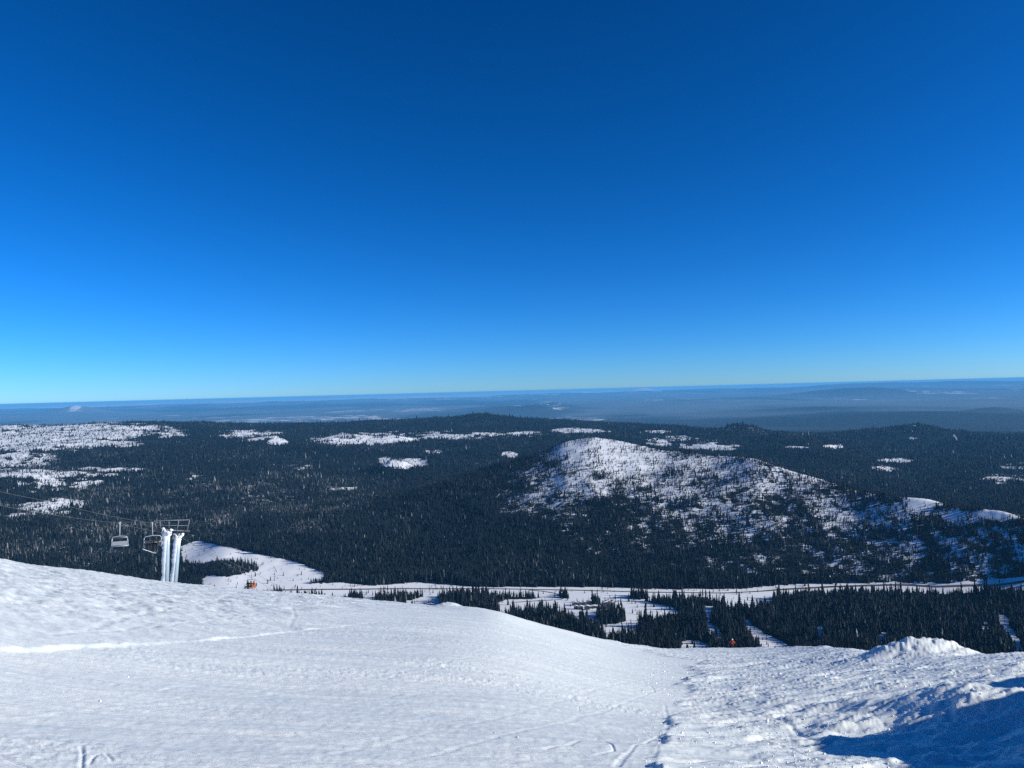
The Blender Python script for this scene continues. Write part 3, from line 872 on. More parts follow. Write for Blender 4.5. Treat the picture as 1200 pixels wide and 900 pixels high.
def sub(b, m): return b['x'][m], b['y'][m], b['z'][m], b['h'][m], b['t'][m]
vf = ~pk
onb = [b['bp'] > 0.04 for b in bands]
forest_mesh('valley_forest', [(*sub(bands[0], vf & ~onb[0]), 4, 7, 0.145), (*sub(bands[1], ~onb[1]), 3, 5, 0.15)], 'dense dark conifer forest on the valley floor')
forest_mesh('hillside_forest', [(*sub(bands[0], vf & onb[0]), 4, 6, 0.145), (*sub(bands[1], onb[1]), 3, 5, 0.15), (*sub(bands[2], onb[2]), 2, 4, 0.16)], 'conifer forest thinning to open snow up the hill')
forest_mesh('plateau_forest', [(*sub(bands[2], ~onb[2]), 1, 5, 0.17), (*sub(bands[3], ~onb[3]), 1, 4, 0.20)], 'far dark forest covering the plateau beyond the hill')
print('TREES', [len(b['x']) for b in bands])


# ------------------------------------------------------------------ highway and parking
def ribbon(name, pts, width, lift, mat, label):
    P = []
    for i in range(len(pts) - 1):
        a, b = pts[i], pts[i + 1]
        n = max(2, int((b - a).length / 15))
        for k in range(n): P.append(a.lerp(b, k / n))
    P.append(pts[-1])
    # smooth
    for _ in range(8):
        P = [P[0]] + [(P[i - 1] + P[i] * 2 + P[i + 1]) / 4 for i in range(1, len(P) - 1)] + [P[-1]]
    V = []
    for i, p in enumerate(P):
        d = (P[min(i + 1, len(P) - 1)] - P[max(i - 1, 0)]); d.z = 0; d.normalize()
        nrm = Vector((-d.y, d.x, 0))
        for s in (-1, 1):
            q = p + nrm * s * width / 2
            V.append((q.x, q.y, gz(q.x, q.y) + lift))
    F = [(2 * i, 2 * i + 2, 2 * i + 3, 2 * i + 1) for i in range(len(P) - 1)]
    o = np_mesh(name, np.array(V), np.array(F), 4, mat, smooth=True)
    return tag(o, label, None, kind='structure')


hw = [ground(px, py, 2200, 4200) for px, py in ((300, 692.5), (360, 691), (460, 689.8), (570, 690), (680, 691.8), (760, 694.2), (850, 695.2), (905, 691.6), (960, 688.4), (1010, 686.4), (1060, 685.2), (1100, 688), (1150, 686), (1200, 681.5), (1290, 676))]
ribbon('highway', hw, 11, 0.9, M['asphalt'], 'sanded brown winter highway along the foot of the hill')
ac = [ground(px, py, 2200, 4200) for px, py in ((602, 706), (640, 703.5), (662, 703), (668, 700), (660, 698), (650, 695), (640, 693), (620, 691.6))]
ribbon('access_road', ac, 7, 0.8, M['asphalt'], 'narrow access road curving from the highway to the lodge')

# ------------------------------------------------------------------ lodge buildings
def gable(w, d, h, rh, over=0.6):
    """closed gable roof slab"""
    bm = bmesh.new()
    t = 0.5
    prof = [(-w / 2 - over, h - 0.15), (0, h + rh), (w / 2 + over, h - 0.15), (w / 2 + over, h - 0.15 + t), (0, h + rh + t), (-w / 2 - over, h - 0.15 + t)]
    a = [bm.verts.new((p[0], -d / 2 - over, p[1])) for p in prof]; b = [bm.verts.new((p[0], d / 2 + over, p[1])) for p in prof]
    for f in ((0, 1, 4, 5), (1, 2, 3, 4)):
        bm.faces.new([a[i] for i in f]); bm.faces.new([b[i] for i in f[::-1]])
    for i in range(6):
        j = (i + 1) % 6
        bm.faces.new((a[i], b[i], b[j], a[j]))
    return bm


def make_building(loc, w, d, h, rh, rz, roofmat, label, nwin, chim=True):
    e = empty('lodge_building', loc, rz, label, 'building')
    # walls with gable ends
    bm = bmesh.new()
    pr = [(-w / 2, -6), (w / 2, -6), (w / 2, h), (0, h + rh - 0.12), (-w / 2, h)]
    a = [bm.verts.new((p[0], -d / 2, p[1])) for p in pr]; b = [bm.verts.new((p[0], d / 2, p[1])) for p in pr]
    bm.faces.new(a); bm.faces.new(b[::-1])
    for i in range(5):
        j = (i + 1) % 5; bm.faces.new((a[i], b[i], b[j], a[j]))
    m = MB(); m.bm.free(); m.bm = bm
    m.build('wall', M['wood_wall'], e)
    m = MB(); m.bm.free(); m.bm = gable(w, d, h, rh); rf = m.build('roof', roofmat, e)
    for k in range(nwin):
        x = -w / 2 + (k + 0.5) * w / nwin
        wi = MB().box((x, -d / 2 - 0.04, h * 0.55), (w / nwin * 0.62, 0.12, h * 0.36)).build('window', M['dark_steel'], e)
        MB().box((x, -d / 2 - 0.11, h * 0.55), (w / nwin * 0.52, 0.06, h * 0.30)).build('pane', M['glass'], wi)
    dr = MB().box((w / 2 + 0.05, 0, 1.15), (0.12, 1.4, 2.3)).build('door', M['dark_steel'], e)
    if chim:
        MB().box((w * 0.2, d * 0.2, h + rh), (1.2, 1.2, 3.0), bevel=0.08).build('chimney', M['wood_wall'], rf)
    return e


BLD = [(673.5, 709.3, 15, 11, 6, 2.4, 0.2, 'roof_snow', 'small dark lodge cabin with snowy roof, leftmost in the back row of the base area', 3),
       (679.5, 709.2, 13, 11, 6, 2.2, 0.2, 'roof_snow', 'second dark cabin with snowy roof in the back row beside the leftmost one', 3),
       (684.0, 709.0, 11, 10, 6, 2.2, 0.15, 'roof_snow', 'third dark cabin from the left in the back row of the base area', 2),
       (690.0, 708.6, 14, 11, 7, 2.6, 0.1, 'roof_snow', 'taller dark lodge at the right end of the back row, near the cars', 3),
       (675.0, 713.8, 12, 10, 6, 2.2, 0.2, 'roof_snow', 'small dark cabin at the left end of the front row below the back row', 2),
       (680.5, 714.0, 13, 11, 6, 2.3, 0.2, 'roof_snow', 'dark cabin with snowy roof in the middle of the front row', 3),
       (688.0, 714.3, 15, 12, 7, 2.6, 0.1, 'roof_snow', 'dark cabin at the right end of the front row, left of the long lodge', 3),
       (696.5, 712.6, 38, 13, 6, 2.6, 0.05, 'roof_snow', 'long low lodge with dark front wall behind the clump of conifers', 8),
       (712.0, 711.6, 46, 20, 9, 4.0, 0.25, 'roof_dark', 'largest day lodge with dark metal roof beside the conifer clump', 9),
       (505.0, 710.5, 24, 12, 5, 2.0, -0.1, 'roof_snow', 'low snow covered hut just beyond the snow crest among the left strip of conifers', 4)]
for px, py, w, d, h, rh, rz, rm, lb, nw in BLD:
    p = ground(px, py, 1700, 4000)
    make_building((p.x, p.y, p.z + 0.3), w, d, h * (1.7 if w < 30 else 1.1), rh, rz, M[rm], lb, nw)

# ------------------------------------------------------------------ parked cars
def car_mesh(paint):
    m = MB()
    m.box((0, 0, 0.62), (1.85, 4.6, 0.62), bevel=0.14, mat=0)
    m.box((0, -0.35, 1.2), (1.6, 2.7, 0.62), bevel=0.2, mat=1)
    m.box((0, -0.35, 1.50), (1.45, 2.1, 0.09), bevel=0.03, mat=0)
    for sx in (-0.82, 0.82):
        for sy in (-1.4, 1.4):
            m.tube([(sx - 0.11, sy, 0.33), (sx + 0.11, sy, 0.33)], 0.33, 10, mat=2)
    o = m.build('parked_car', [paint, M['glass'], M['tyre']])
    return o


cars = [(car_mesh(M['car_' + c]), c) for c in ('white', 'black', 'blue', 'grey')]
first = {c: True for _, c in cars}
ROWS = [((706, 706.2), (713, 702.8), 13, 'uphill row of the parking lot right of the lodges'), ((711, 707.0), (719, 703.2), 14, 'middle row of the parking lot right of the lodges'), ((717, 707.6), (725, 704.2), 12, 'right hand row of the parking lot nearest the trees')]
for (a, b, n, where) in ROWS:
    A = ground(*a, 1900, 4000); B = ground(*b, 1900, 4000)
    dv = (B - A); ang = math.atan2(dv.y, dv.x)
    for k in range(n):
        if RNG.random() < 0.1: continue
        p = A.lerp(B, (k + 0.5) / n)
        src, cn = cars[int(RNG.choice(4, p=[0.2, 0.35, 0.2, 0.25]))]
        if first[cn]: o = src; first[cn] = False
        else: o = src.copy(); COL.objects.link(o)
        o.location = (p.x, p.y, gz(p.x, p.y) + 0.95); o.rotation_euler = (0, 0, ang + RNG.normal(0, 0.04))
        tag(o, f"{cn} car parked in the {where}", 'car', 'cars in the ' + where)
for s, c in cars:
    if first[c]: bpy.data.objects.remove(s)
for (a, b, n, where) in ROWS:
    A = ground(*a, 1900, 4000); B = ground(*b, 1900, 4000); dv = (B - A).normalized()
    ribbon('parking_lot', [A - dv * 12, (A + B) / 2, B + dv * 12], 9, 0.55, M['lot'], 'ploughed snowy parking row')

# ------------------------------------------------------------------ chairlift
def nz(x, y):
    return float(near_z(np.array([float(x)]), np.array([float(y)]))[0])


headA = at(196.5, 621.5, 111.0); headB = at(209.5, 627.5, 112.5)
footA = at(194.2, 683, 111.0); footB = at(203.5, 684, 112.5)
footA.z = nz(footA.x, footA.y) - 0.4; footB.z = nz(footB.x, footB.y) - 0.4
gripL = at(140.5, 613.0, 97.0)       # empty chair, rope B
gripM = at(178.5, 613.0, 96.0)      # chair with two riders, rope A
gripR = at(294.3, 669.0, 130.0)      # chair with three riders, rope A

tw = empty('lift_tower', ((footA.x + footB.x) / 2, (footA.y + footB.y) / 2, max(footA.z, footB.z)), 0, 'twin legged chairlift tower coated in white rime on the snow crest', 'lift tower')
T0 = Vector(tw.location)
def loc(v): return Vector(v) - T0
vx = Vector((1, 0, 0)); 


def rime_tube(a, b, rad, seed, seg=14, n=60, wind=Vector((-1.0, 0.12, 0))):
    """lumpy ice crust, thicker on the windward side, in plates"""
    rg = np.random.default_rng(seed)
    bm = bmesh.new()
    d = (b - a); L = d.length; d.normalize()
    u = vx - d * vx.dot(d); u.normalize(); v = d.cross(u)
    rings = []
    for i in range(n + 1):
        f = i / n
        ring = []
        lump = 0.14 * abs(math.sin(f * L * 2.6 + seed + 2 * math.sin(f * 9))) + 0.12 * rg.random()
        for k in range(seg):
            t = 2 * PI * k / seg
            nrm = u * math.cos(t) + v * math.sin(t)
            wd = max(0.0, nrm.dot(wind.normalized()))
            rr = rad + 0.012 + wd ** 1.3 * (0.10 + lump + 0.08 * rg.random()) + (0.02 * rg.random() if wd > 0 else -0.03)
            ring.append(bm.verts.new(a + d * (L * f) + nrm * rr))
        rings.append(ring)
    for p, q in zip(rings, rings[1:]):
        for k in range(seg):
            f_ = bm.faces.new((p[k], p[(k + 1) % seg], q[(k + 1) % seg], q[k])); f_.smooth = True
    bm.faces.new(rings[0][::-1]); bm.faces.new(rings[-1])
    m = MB(); m.bm.free(); m.bm = bm
    return m


for foot, head, sd in ((footA, headA, 3), (footB, headB, 8)):
    lg = MB().tube([loc(foot), loc(foot.lerp(head, 0.5)), loc(head)], [0.36, 0.33, 0.30], 18).build('leg', M['blue_steel'], tw)
    rime_tube(loc(foot), loc(head), 0.33, sd).build('rime_crust', M['rime'], lg)
    # iced sheave head
    cap = MB()
    hh = loc(head)
    rg = np.random.default_rng(sd + 40)
    for k in range(26):
        t = rg.uniform(-1, 1)
        cap.ball(hh + Vector((t * 0.62, rg.normal(0, 0.16), 0.05 + 0.12 * abs(t) + rg.normal(0, 0.10) - (1 - abs(t)) * rg.uniform(0, 0.9))), (rg.uniform(.14, .26), rg.uniform(.14, .26), rg.uniform(.12, .24)), 1)
    cap.build('rime_cap', M['rime'], lg)
# cross beam, sheaves and lifting frames
xl = at(180.5, 620.5, 111.5); xr = at(222.5, 622.5, 112.5)
MB().tube([loc(xl), loc(xr)], 0.11, 8).build('crossarm', M['dark_steel'], tw)
fl_ = at(181.5, 610.2, 111.5); fr_ = at(222.5, 609.2, 112.5)
lf = MB()
lf.tube([loc(fl_), loc(fr_)], 0.045, 6)
for (a, b) in (((181, 610.3), (183.5, 620.6)), ((186.8, 610.2), (189.2, 620.9)), ((209.6, 609.6), (207.2, 621.8)), ((222.2, 609.3), (219.4, 622.2)), ((198, 609.9), (198, 619))):
    lf.tube([loc(at(*a, 112)), loc(at(*b, 112))], 0.05, 6)
lf.build('lifting_frame', M['frame_steel'], tw)
lw = MB(); lw.tube([loc(at(184, 615.6, 111.6)), loc(at(220, 616.0, 112.4))], 0.035, 6).build('catwalk_rail', M['frame_steel'], tw)
line_dir = (gripR - headA); line_dir.z = 0; line_dir.normalize()
for hd in (headA, headB):
    for k in (-1.5, -0.5, 0.5, 1.5):
        c = loc(hd) + line_dir * k * 0.55 + Vector((-0.30, 0, 0.02 - 0.12 * abs(k)))
        MB().tube([c - Vector((0.06, 0, 0)), c + Vector((0.06, 0, 0))], 0.22, 14).build('sheave', M['dark_steel'], tw)


def catenary(pts, sag=0.012, n=14):
    out = []
    for a, b in zip(pts, pts[1:]):
        for k in range(n):
            f = k / n; p = a.lerp(b, f); p.z -= sag * (b - a).length * 4 * f * (1 - f); out.append(p)
    out.append(pts[-1]); return out


endA = at(60, 588, 84.0); endA2 = endA + (endA - at(140, 609, 97.0)) * 2.0
offA = Vector((-0.30, 0, 0.22))
ropeA = [endA2, endA, gripM, headA + offA, gripR, gripR + (gripR - headA) * 1.2]
b0_ = gripL + (gripL - (headB + offA)) * 2.2
ropeB = [b0_, gripL, headB + offA, at(300, 679, 131.5), at(300, 679, 131.5) + (at(300, 679, 131.5) - headB) * 1.2]
o = MB().tube(catenary(ropeA), 0.017, 6).build('haul_rope', M['cable']); tag(o, 'steel haul rope over the left tower leg carrying the occupied chairs', 'cable')
o = MB().tube(catenary(ropeB), 0.017, 6).build('haul_rope', M['cable']); tag(o, 'steel haul rope over the right tower leg carrying the empty chair', 'cable')


def make_chair(loc_, rz, label, bar_down=True, mat='frost_steel', pad='pad', W=1.75):
    e = empty('lift_chair', loc_, rz, label, 'chairlift chair', 'chairs on the lift')
    MB().tube([(0, 0, 0.05), (0, -0.02, -0.3), (0, -0.12, -0.9), (0, -0.16, -1.45)], 0.05, 8).box((0, 0, 0.02), (0.16, 0.5, 0.2), bevel=0.03).build('hanger', M[mat], e)
    f = MB()
    h = W / 2
    f.tube([(-h, -0.15, -1.66), (-h * 0.85, -0.15, -1.52), (-0.2, -0.15, -1.47), (0, -0.15, -1.44), (0.2, -0.15, -1.47), (h * 0.85, -0.15, -1.52), (h, -0.15, -1.66)], 0.05, 8)
    for s in (-h, h):
        f.tube([(s, -0.15, -1.62), (s * 1.06, -0.2, -2.05), (s * 1.08, -0.22, -2.45), (s * 1.04, 0.0, -2.62), (s, 0.35, -2.62)], 0.042, 8)
    f.tube([(-h * 1.06, -0.2, -2.58), (h * 1.06, -0.2, -2.58)], 0.04, 8)
    f.build('bail_frame', M[mat], e)
    st = MB()
    for k in range(5): st.box((0, -0.12 + k * 0.115, -2.56 - 0.004 * k), (W, 0.09, 0.04), bevel=0.012)
    st.build('seat', M[pad], e)
    bk = MB()
    for k in range(4): bk.box((0, -0.21 - k * 0.02, -2.42 + k * 0.115), (W, 0.04, 0.095), bevel=0.012)
    bk.build('backrest', M[pad], e)
    sb = MB()
    z = -2.2 if bar_down else -1.75
    for s in (-h * 0.97, h * 0.97): sb.tube([(s, -0.16, -1.85), (s, 0.22, z + 0.03)], 0.025, 6)
    sb.tube([(-h * 0.97, 0.22, z + 0.03), (h * 0.97, 0.22, z + 0.03)], 0.025, 6)
    sb.build('safety_bar', M[mat], e)
    return e


# upbound chairs come towards the camera, downbound chairs go away from it
up = -line_dir
rz_up = math.atan2(-up.x, up.y)
c1 = make_chair(gripL, rz_up + PI + 0.38, 'empty pale steel chair hanging left of the tower', False, 'galv', 'galv', 1.58)
rz2 = rz_up + 0.55
c2 = make_chair(gripM, rz2, 'chair with two dark clad riders beside the tower head', True, 'galv', 'dark_steel')
c3 = make_chair(gripR, rz_up - 0.1, 'chair with three riders hanging just above the snow crest', True, 'galv', 'dark_steel')


# ------------------------------------------------------------------ people
def skin_person(name, joints, bones, mats, matfn, loc_, rz, label, group=None):
    """one continuous body grown over a skeleton; joints: name -> ((x,y,z), radius)"""
    names = list(joints)
    me = bpy.data.meshes.new(name)
    me.from_pydata([joints[n][0] for n in names], [(names.index(a), names.index(b)) for a, b in bones], [])
    o = bpy.data.objects.new(name, me); COL.objects.link(o)
    sk = o.modifiers.new('skin', 'SKIN'); sk.use_smooth_shade = True
    for v, n in zip(me.skin_vertices[0].data, names):
        r = joints[n][1]; v.radius = (r, r) if not isinstance(r, tuple) else r
        v.use_root = (n == 'pelvis')
    ss = o.modifiers.new('sub', 'SUBSURF'); ss.levels = 2; ss.render_levels = 2
    bpy.context.view_layer.update()
    dg = bpy.context.evaluated_depsgraph_get()
    nm = bpy.data.meshes.new_from_object(o.evaluated_get(dg))
    o.modifiers.clear(); o.data = nm
    nm.materials.clear()
    for m in mats: nm.materials.append(m)
    for p in nm.polygons:
        p.material_index = matfn(p.center); p.use_smooth = True
    o.location = loc_; o.rotation_euler = (0, 0, rz)
    tag(o, label, 'person', group)
    return o


def head_gear(body, c, helmet, s=1.0):
    MB().ball((c[0], c[1] - 0.01, c[2] + 0.035), (0.115 * s, 0.135 * s, 0.115 * s), 2).build('helmet', helmet, body)
    MB().box((c[0], c[1] + 0.098, c[2] + 0.005), (0.155, 0.05, 0.075), bevel=0.02).build('goggles', M['goggle'], body)
    MB().tube([(c[0], c[1] + 0.10, c[2] - 0.03), (c[0], c[1] + 0.125, c[2] - 0.05)], [0.012, 0.016], 6).build('nose', M['skin'], body)


def seated(loc_, rz, jacket, pants, helmet, label, lean=0.0, legs=(0, 0), arms=0.0):
    """origin: seat surface under the pelvis; +Y is the way the rider faces"""
    J = {'pelvis': ((0, 0, 0.13), (0.165, 0.125)), 'belly': ((0, 0.02, 0.32), (0.165, 0.12)), 'chest': ((0, 0.03 + lean, 0.52), (0.185, 0.13)), 'neck': ((0, 0.03 + lean, 0.68), 0.075), 'head': ((0, 0.06 + lean, 0.80), 0.10), 'crown': ((0, 0.06 + lean, 0.88), 0.075)}
    Bn = [('pelvis', 'belly'), ('belly', 'chest'), ('chest', 'neck'), ('neck', 'head'), ('head', 'crown')]
    for s, n in ((-1, 'l'), (1, 'r')):
        J.update({'sh' + n: ((0.19 * s, 0.03 + lean, 0.58), 0.085), 'el' + n: ((0.25 * s, 0.17 + lean, 0.36), 0.062), 'wr' + n: ((0.17 * s, 0.36, 0.33 + arms), 0.05), 'ha' + n: ((0.15 * s, 0.43, 0.34 + arms), 0.052),
                  'hip' + n: ((0.10 * s, 0.08, 0.10), 0.105), 'kn' + n: ((0.13 * s, 0.50, 0.09), 0.082), 'an' + n: ((0.13 * s + legs[0], 0.58, -0.34), 0.065), 'he' + n: ((0.13 * s + legs[0], 0.58, -0.44), 0.07), 'to' + n: ((0.13 * s + legs[0] * 1.2, 0.76, -0.46), 0.055)})
        Bn += [('chest', 'sh' + n), ('sh' + n, 'el' + n), ('el' + n, 'wr' + n), ('wr' + n, 'ha' + n), ('pelvis', 'hip' + n), ('hip' + n, 'kn' + n), ('kn' + n, 'an' + n), ('an' + n, 'he' + n), ('he' + n, 'to' + n)]
    def mf(c):
        if c.z > 0.70: return 3 if (c.z > 0.80 and c.y > 0.10 + lean) else 2
        if c.z > 0.24 and not (c.y > 0.40 and abs(c.z - 0.34 - arms) < 0.12): return 0
        if c.z > 0.2 and c.y > 0.40: return 2
        if c.z < -0.36: return 2
        return 1
    b = skin_person('person', J, Bn, [jacket, pants, M['black_cloth'], M['skin']], mf, loc_, rz, label)
    head_gear(b, (0, 0.06 + lean, 0.82), helmet)
    return b


def on_chair(ch, x):
    rz = ch.rotation_euler.z
    off = Matrix.Rotation(rz, 4, 'Z') @ Vector((x, 0.06, -2.545))
    return Vector(ch.location) + off, rz


def skis_for(loc_, rz, x, label):
    e = MB()
    p = Vector(loc_) + Matrix.Rotation(rz, 4, 'Z') @ Vector((x, 0, 0))
    pts = [(0, -0.28, -0.555), (0, 0.7, -0.545), (0, 1.15, -0.545), (0, 1.32, -0.45)]
    bm = e.bm
    rows = []
    for y, z, w in ((-0.2, -0.545, .045), (0.3, -0.535, .05), (0.7, -0.53, .042), (1.2, -0.53, .055), (1.38, -0.50, .052), (1.5, -0.43, .03)):
        rows.append([bm.verts.new((sx * w, y, z + dz)) for dz in (0, 0.02) for sx in (-1, 1)])
    for a, b in zip(rows, rows[1:]):
        for i, j in ((0, 1), (1, 3), (3, 2), (2, 0)):
            bm.faces.new((a[i], a[j], b[j], b[i]))
    bm.faces.new((rows[0][0], rows[0][1], rows[0][3], rows[0][2])); bm.faces.new((rows[-1][0], rows[-1][1], rows[-1][3], rows[-1][2]))
    o = e.build('ski', M['ski']); o.location = p; o.rotation_euler = (0, 0, rz)
    tag(o, label, 'ski'); return o


p, rz = on_chair(c2, -0.36); seated(p, rz, M['black_cloth'], M['black_cloth'], M['dark_shell'], 'rider in black nearest the tower on the chair beside the tower head', 0.03, (0.02, 0), 0.0)
p2, rz2b = on_chair(c2, 0.30); seated(p2, rz2b, M['navy_cloth'], M['black_cloth'], M['dark_shell'], 'snowboarder in dark navy jacket on the chair beside the tower head', 0.10, (0.04, 0), 0.02)
# snowboard strapped below the boarder's boots
bm = bmesh.new(); rows = []
for k in range(15):
    t = -1 + 2 * k / 14; w = 0.13 + 0.022 * t * t
    if abs(t) > 0.8: w *= math.sqrt(max(0.02, 1 - ((abs(t) - 0.8) / 0.2) ** 2))
    zz = 0.08 * max(0, (abs(t) - 0.78) / 0.22) ** 2
    rows.append([bm.verts.new((t * 0.78, sy * w, zz + dz)) for dz in (0, 0.03) for sy in (-1, 1)])
for a, b in zip(rows, rows[1:]):
    for i, j in ((0, 1), (1, 3), (3, 2), (2, 0)): bm.faces.new((a[i], a[j], b[j], b[i]))
bm.faces.new((rows[0][0], rows[0][1], rows[0][3], rows[0][2])); bm.faces.new((rows[-1][0], rows[-1][1], rows[-1][3], rows[-1][2]))
m = MB(); m.bm.free(); m.bm = bm; sbd = m.build('snowboard', M['board'])
sbd.location = p2 + Matrix.Rotation(rz2b, 4, 'Z') @ Vector((0.06, 0.66, -0.53)); sbd.rotation_euler = (0.30, -0.45, rz2b + 0.1)
tag(sbd, 'white snowboard dangling under the boots of the left rider beside the tower', 'snowboard')
for sx, nm in ((-0.13, 'pair on the tower side'), (0.13, 'pair on the far side')):
    skis_for(p, rz, sx, f'dark ski under the rider in black beside the tower, {"inner" if sx < 0 else "outer"} one of the pair')

RID = [(-0.56, 'orange_cloth', 'orange_cloth', 'dark_shell', 'rider in bright orange at the right end of the chair above the snow crest'),
       (0.0, 'orange_cloth', 'black_cloth', 'dark_shell', 'rider with orange jacket and black pants in the middle of the three seat group'),
       (0.56, 'black_cloth', 'navy_cloth', 'dark_shell', 'rider in black at the left end of the chair above the snow crest')]
for x, j, pn, hm, lb in RID:
    q, rz = on_chair(c3, x); seated(q, rz, M[j], M[pn], M[hm], lb, random.uniform(0, 0.06), (random.uniform(-.03, .03), 0), random.uniform(0, 0.05))


# skier standing on the crest, turned away, knees bent
sp = at(858.2, 761.0, 127.0)
zc = nz(sp.x, sp.y)
print('skier ground', zc, 'sightline', sp.z)
J = {'pelvis': ((0, -0.12, 0.88), (0.165, 0.13)), 'belly': ((0, -0.04, 1.08), (0.165, 0.125)), 'chest': ((0, 0.10, 1.30), (0.19, 0.14)), 'neck': ((0, 0.17, 1.46), 0.075), 'head': ((0, 0.22, 1.57), 0.10), 'crown': ((0, 0.23, 1.65), 0.075)}
Bn = [('pelvis', 'belly'), ('belly', 'chest'), ('chest', 'neck'), ('neck', 'head'), ('head', 'crown')]
for s, n in ((-1, 'l'), (1, 'r')):
    J.update({'sh' + n: ((0.20 * s, 0.11, 1.37), 0.085), 'el' + n: ((0.36 * s, 0.10, 1.14), 0.062), 'wr' + n: ((0.38 * s, 0.34, 1.06), 0.05), 'ha' + n: ((0.37 * s, 0.42, 1.07), 0.055),
              'hip' + n: ((0.11 * s, -0.10, 0.82), 0.105), 'kn' + n: ((0.16 * s, 0.08, 0.48), 0.082), 'an' + n: ((0.18 * s, -0.04, 0.12), 0.068), 'he' + n: ((0.18 * s, -0.05, 0.06), 0.07), 'to' + n: ((0.18 * s, 0.14, 0.05), 0.055)})
    Bn += [('chest', 'sh' + n), ('sh' + n, 'el' + n), ('el' + n, 'wr' + n), ('wr' + n, 'ha' + n), ('pelvis', 'hip' + n), ('hip' + n, 'kn' + n), ('kn' + n, 'an' + n), ('an' + n, 'he' + n), ('he' + n, 'to' + n)]
def smf(c):
    if c.z > 1.48: return 3
    if c.y > 0.36 and c.z > 0.9: return 2
    if c.z > 0.93: return 0
    if c.z < 0.17: return 2
    return 1
skier = skin_person('person', J, Bn, [M['red_cloth'], M['black_cloth'], M['black_cloth'], M['skin']], smf, (sp.x, sp.y, zc + 0.02), -0.5, 'skier in orange red jacket and dark pants with pale helmet on the crest')
head_gear(skier, (0, 0.22, 1.59), M['white_shell'])

# ------------------------------------------------------------------ loose snow crumbs on the slope
def crumbs():
    rg = np.random.default_rng(5)
    base = np.array([(1, 0, 0), (-1, 0, 0), (0, 1, 0), (0, -1, 0), (0, 0, 1), (0, 0, -1)], float)
    F0 = np.array([(0, 2, 4), (2, 1, 4), (1, 3, 4), (3, 0, 4), (2, 0, 5), (1, 2, 5), (3, 1, 5), (0, 3, 5)])
    # right side chop, sparse left
    n1 = 9000; az = rg.uniform(0.16, 0.62, n1); r = np.exp(rg.uniform(math.log(6), math.log(45), n1))
    n2 = 400; az2 = rg.uniform(-0.6, 0.2, n2); r2 = np.exp(rg.uniform(math.log(6), math.log(20), n2))
    az = np.concatenate([az, az2]); r = np.concatenate([r, r2])
    x = r * np.sin(az); y = r * np.cos(az)
    keep = fbm(x / 2.2, y / 0.9, 3, 501) > np.where(np.arange(len(x)) < n1, 0.0, 0.14)
    x, y, r = x[keep], y[keep], r[keep]
    z = near_z(x, y)
    s = np.minimum(np.exp(rg.normal(math.log(0.006), 0.5, len(x))) * (0.5 + r / 16), 0.05)
    n = len(x)
    jit = base[None] * (1 + rg.uniform(-0.35, 0.35, (n, 6, 1))) + rg.normal(0, 0.2, (n, 6, 3))
    V = jit * s[:, None, None] * np.array([1, 1, 0.8]) + np.stack([x, y, z + s * 0.3], axis=1)[:, None]
    F = F0[None] + (np.arange(n) * 6)[:, None, None]
    o = np_mesh('snow_crumbs', V.reshape(-1, 3), F.reshape(-1, 3), 3, M['rime'])
    tag(o, 'loose crumbs of icy snow scattered over the slope', None, kind='stuff')


crumbs()

# ------------------------------------------------------------------ smoke plume far right
def smoke():
    g = ground(1121.5, 517, 5000, 14000)
    m = MB()
    for k in range(9):
        f = k / 8
        m.ball((-30 * f * f - 4 * f, 0, 6 + 60 * f), (6 + 9 * f * (1 - 0.4 * f), 9, 8 + 4 * f), 2)
    mt = bpy.data.materials.new('white_smoke'); mt.use_nodes = True
    nt = mt.node_tree; nt.nodes.clear()
    out = nt.nodes.new('ShaderNodeOutputMaterial'); v = nt.nodes.new('ShaderNodeVolumePrincipled')
    v.inputs['Color'].default_value = (0.95, 0.95, 0.96, 1); v.inputs['Density'].default_value = 0.05
    nt.links.new(v.outputs['Volume'], out.inputs['Volume'])
    o = m.build('smoke', mt); o.location = g
    tag(o, 'thin white smoke plume rising from the far forest', None, kind='stuff')


smoke()

# ------------------------------------------------------------------ haze
def haze():
    m = bpy.data.materials.new('valley_haze'); m.use_nodes = True
    nt = m.node_tree; nt.nodes.clear()
    out = nt.nodes.new('ShaderNodeOutputMaterial'); v = nt.nodes.new('ShaderNodeVolumePrincipled')
    v.inputs['Color'].default_value = HAZE_COL
    v.inputs['Density'].default_value = HAZE_DENS
    v.inputs['Anisotropy'].default_value = 0.0
    nt.links.new(v.outputs['Volume'], out.inputs['Volume'])
    m.volume_intersection_method = 'FAST' if hasattr(m, 'volume_intersection_method') else None
    S = 172000
    top, bot = 14.0, -4300.0
    o = MB().box((0, 0, (top + bot) / 2), (2 * S, 2 * S, top - bot)).build('haze', m)
    tag(o, 'blue air haze between the slope and the horizon', None, kind='stuff')


HAZE_COL = (0.15, 0.56, 1.0, 1)
HAZE_DENS = 1.45e-5
haze()

# ------------------------------------------------------------------ light
SUN_AZ, SUN_EL = math.radians(101), math.radians(23.5)
sd = Vector((math.sin(SUN_AZ) * math.cos(SUN_EL), math.cos(SUN_AZ) * math.cos(SUN_EL), math.sin(SUN_EL)))
sl = bpy.data.lights.new('sun', 'SUN'); sl.energy = 4.0; sl.angle = math.radians(0.53); sl.color = (1.0, 0.975, 0.87)
so = bpy.data.objects.new('sun', sl); COL.objects.link(so)
so.rotation_euler = sd.to_track_quat('Z', 'Y').to_euler()

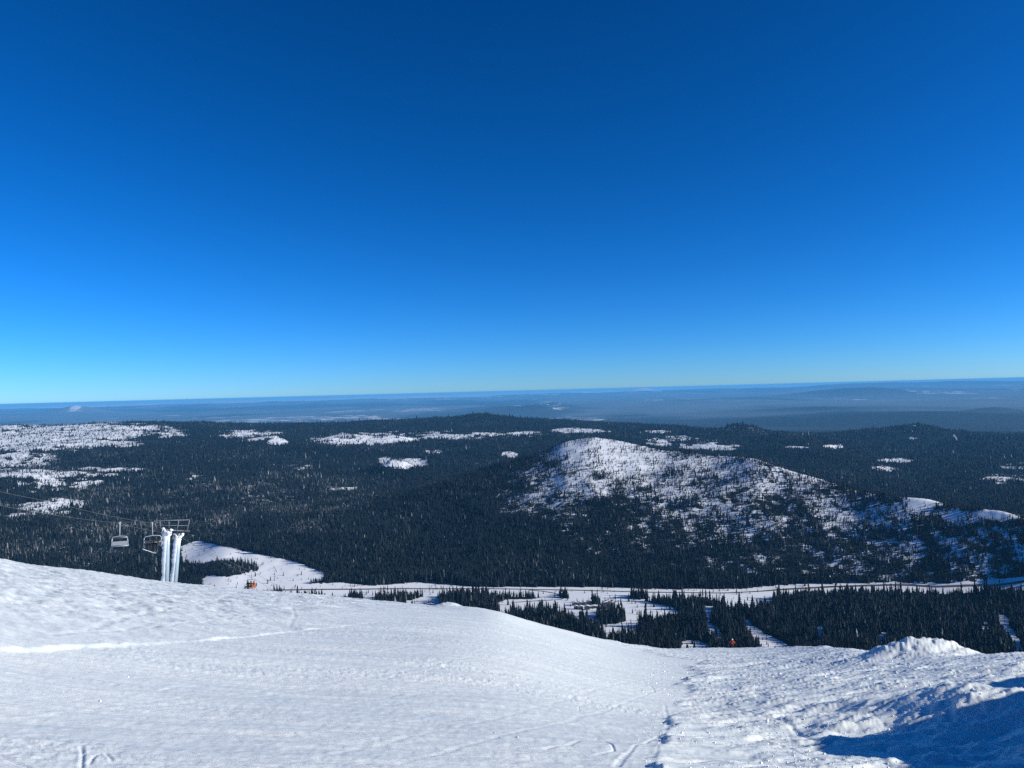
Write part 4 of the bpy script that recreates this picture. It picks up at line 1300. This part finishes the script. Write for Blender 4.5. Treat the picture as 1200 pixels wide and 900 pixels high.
w = bpy.data.worlds.new('World'); SC.world = w; w.use_nodes = True
nt = w.node_tree; nt.nodes.clear()
out = nt.nodes.new('ShaderNodeOutputWorld'); bg = nt.nodes.new('ShaderNodeBackground'); bg.inputs['Strength'].default_value = 0.056
sky = nt.nodes.new('ShaderNodeTexSky'); sky.sky_type = 'NISHITA'; sky.sun_disc = False
sky.sun_elevation = SUN_EL; sky.sun_rotation = SUN_AZ
sky.altitude = 2700; sky.air_density = 1.0; sky.dust_density = 1.0; sky.ozone_density = 10.0
# from a summit the horizon lies a little below eye level; the gamma deepens the thin mountain air overhead
tc = nt.nodes.new('ShaderNodeTexCoord'); va = nt.nodes.new('ShaderNodeVectorMath'); va.operation = 'ADD'; va.inputs[1].default_value = (0, 0, 0.004)
nt.links.new(tc.outputs['Generated'], va.inputs[0]); nt.links.new(va.outputs[0], sky.inputs['Vector'])
hs = nt.nodes.new('ShaderNodeHueSaturation'); hs.inputs['Saturation'].default_value = 1.05; hs.inputs['Hue'].default_value = 0.493
gm = nt.nodes.new('ShaderNodeGamma'); gm.inputs['Gamma'].default_value = 1.36
nt.links.new(sky.outputs['Color'], gm.inputs['Color']); nt.links.new(gm.outputs['Color'], hs.inputs['Color']); nt.links.new(hs.outputs['Color'], bg.inputs['Color'])
nt.links.new(bg.outputs['Background'], out.inputs['Surface'])

# ------------------------------------------------------------------ camera and render settings
cd = bpy.data.cameras.new('camera'); cam = bpy.data.objects.new('camera', cd); COL.objects.link(cam)
cd.sensor_width = 36; cd.sensor_fit = 'HORIZONTAL'; cd.lens = 36 * FPX / 1200
cd.clip_start = 0.1; cd.clip_end = 400000
mw = Matrix.Identity(4)
for i in range(3):
    mw[i][0] = RGT[i]; mw[i][1] = UPV[i]; mw[i][2] = -FWD[i]
cam.matrix_world = mw
SC.camera = cam
SC.view_settings.view_transform = 'Standard'; SC.view_settings.look = 'None'; SC.view_settings.gamma = 1.0
SC.view_settings.exposure = 0.5; SC.view_settings.use_curve_mapping = False
SC.cycles.max_bounces = 6; SC.cycles.diffuse_bounces = 3; SC.cycles.volume_bounces = 1
SC.cycles.use_denoising = False
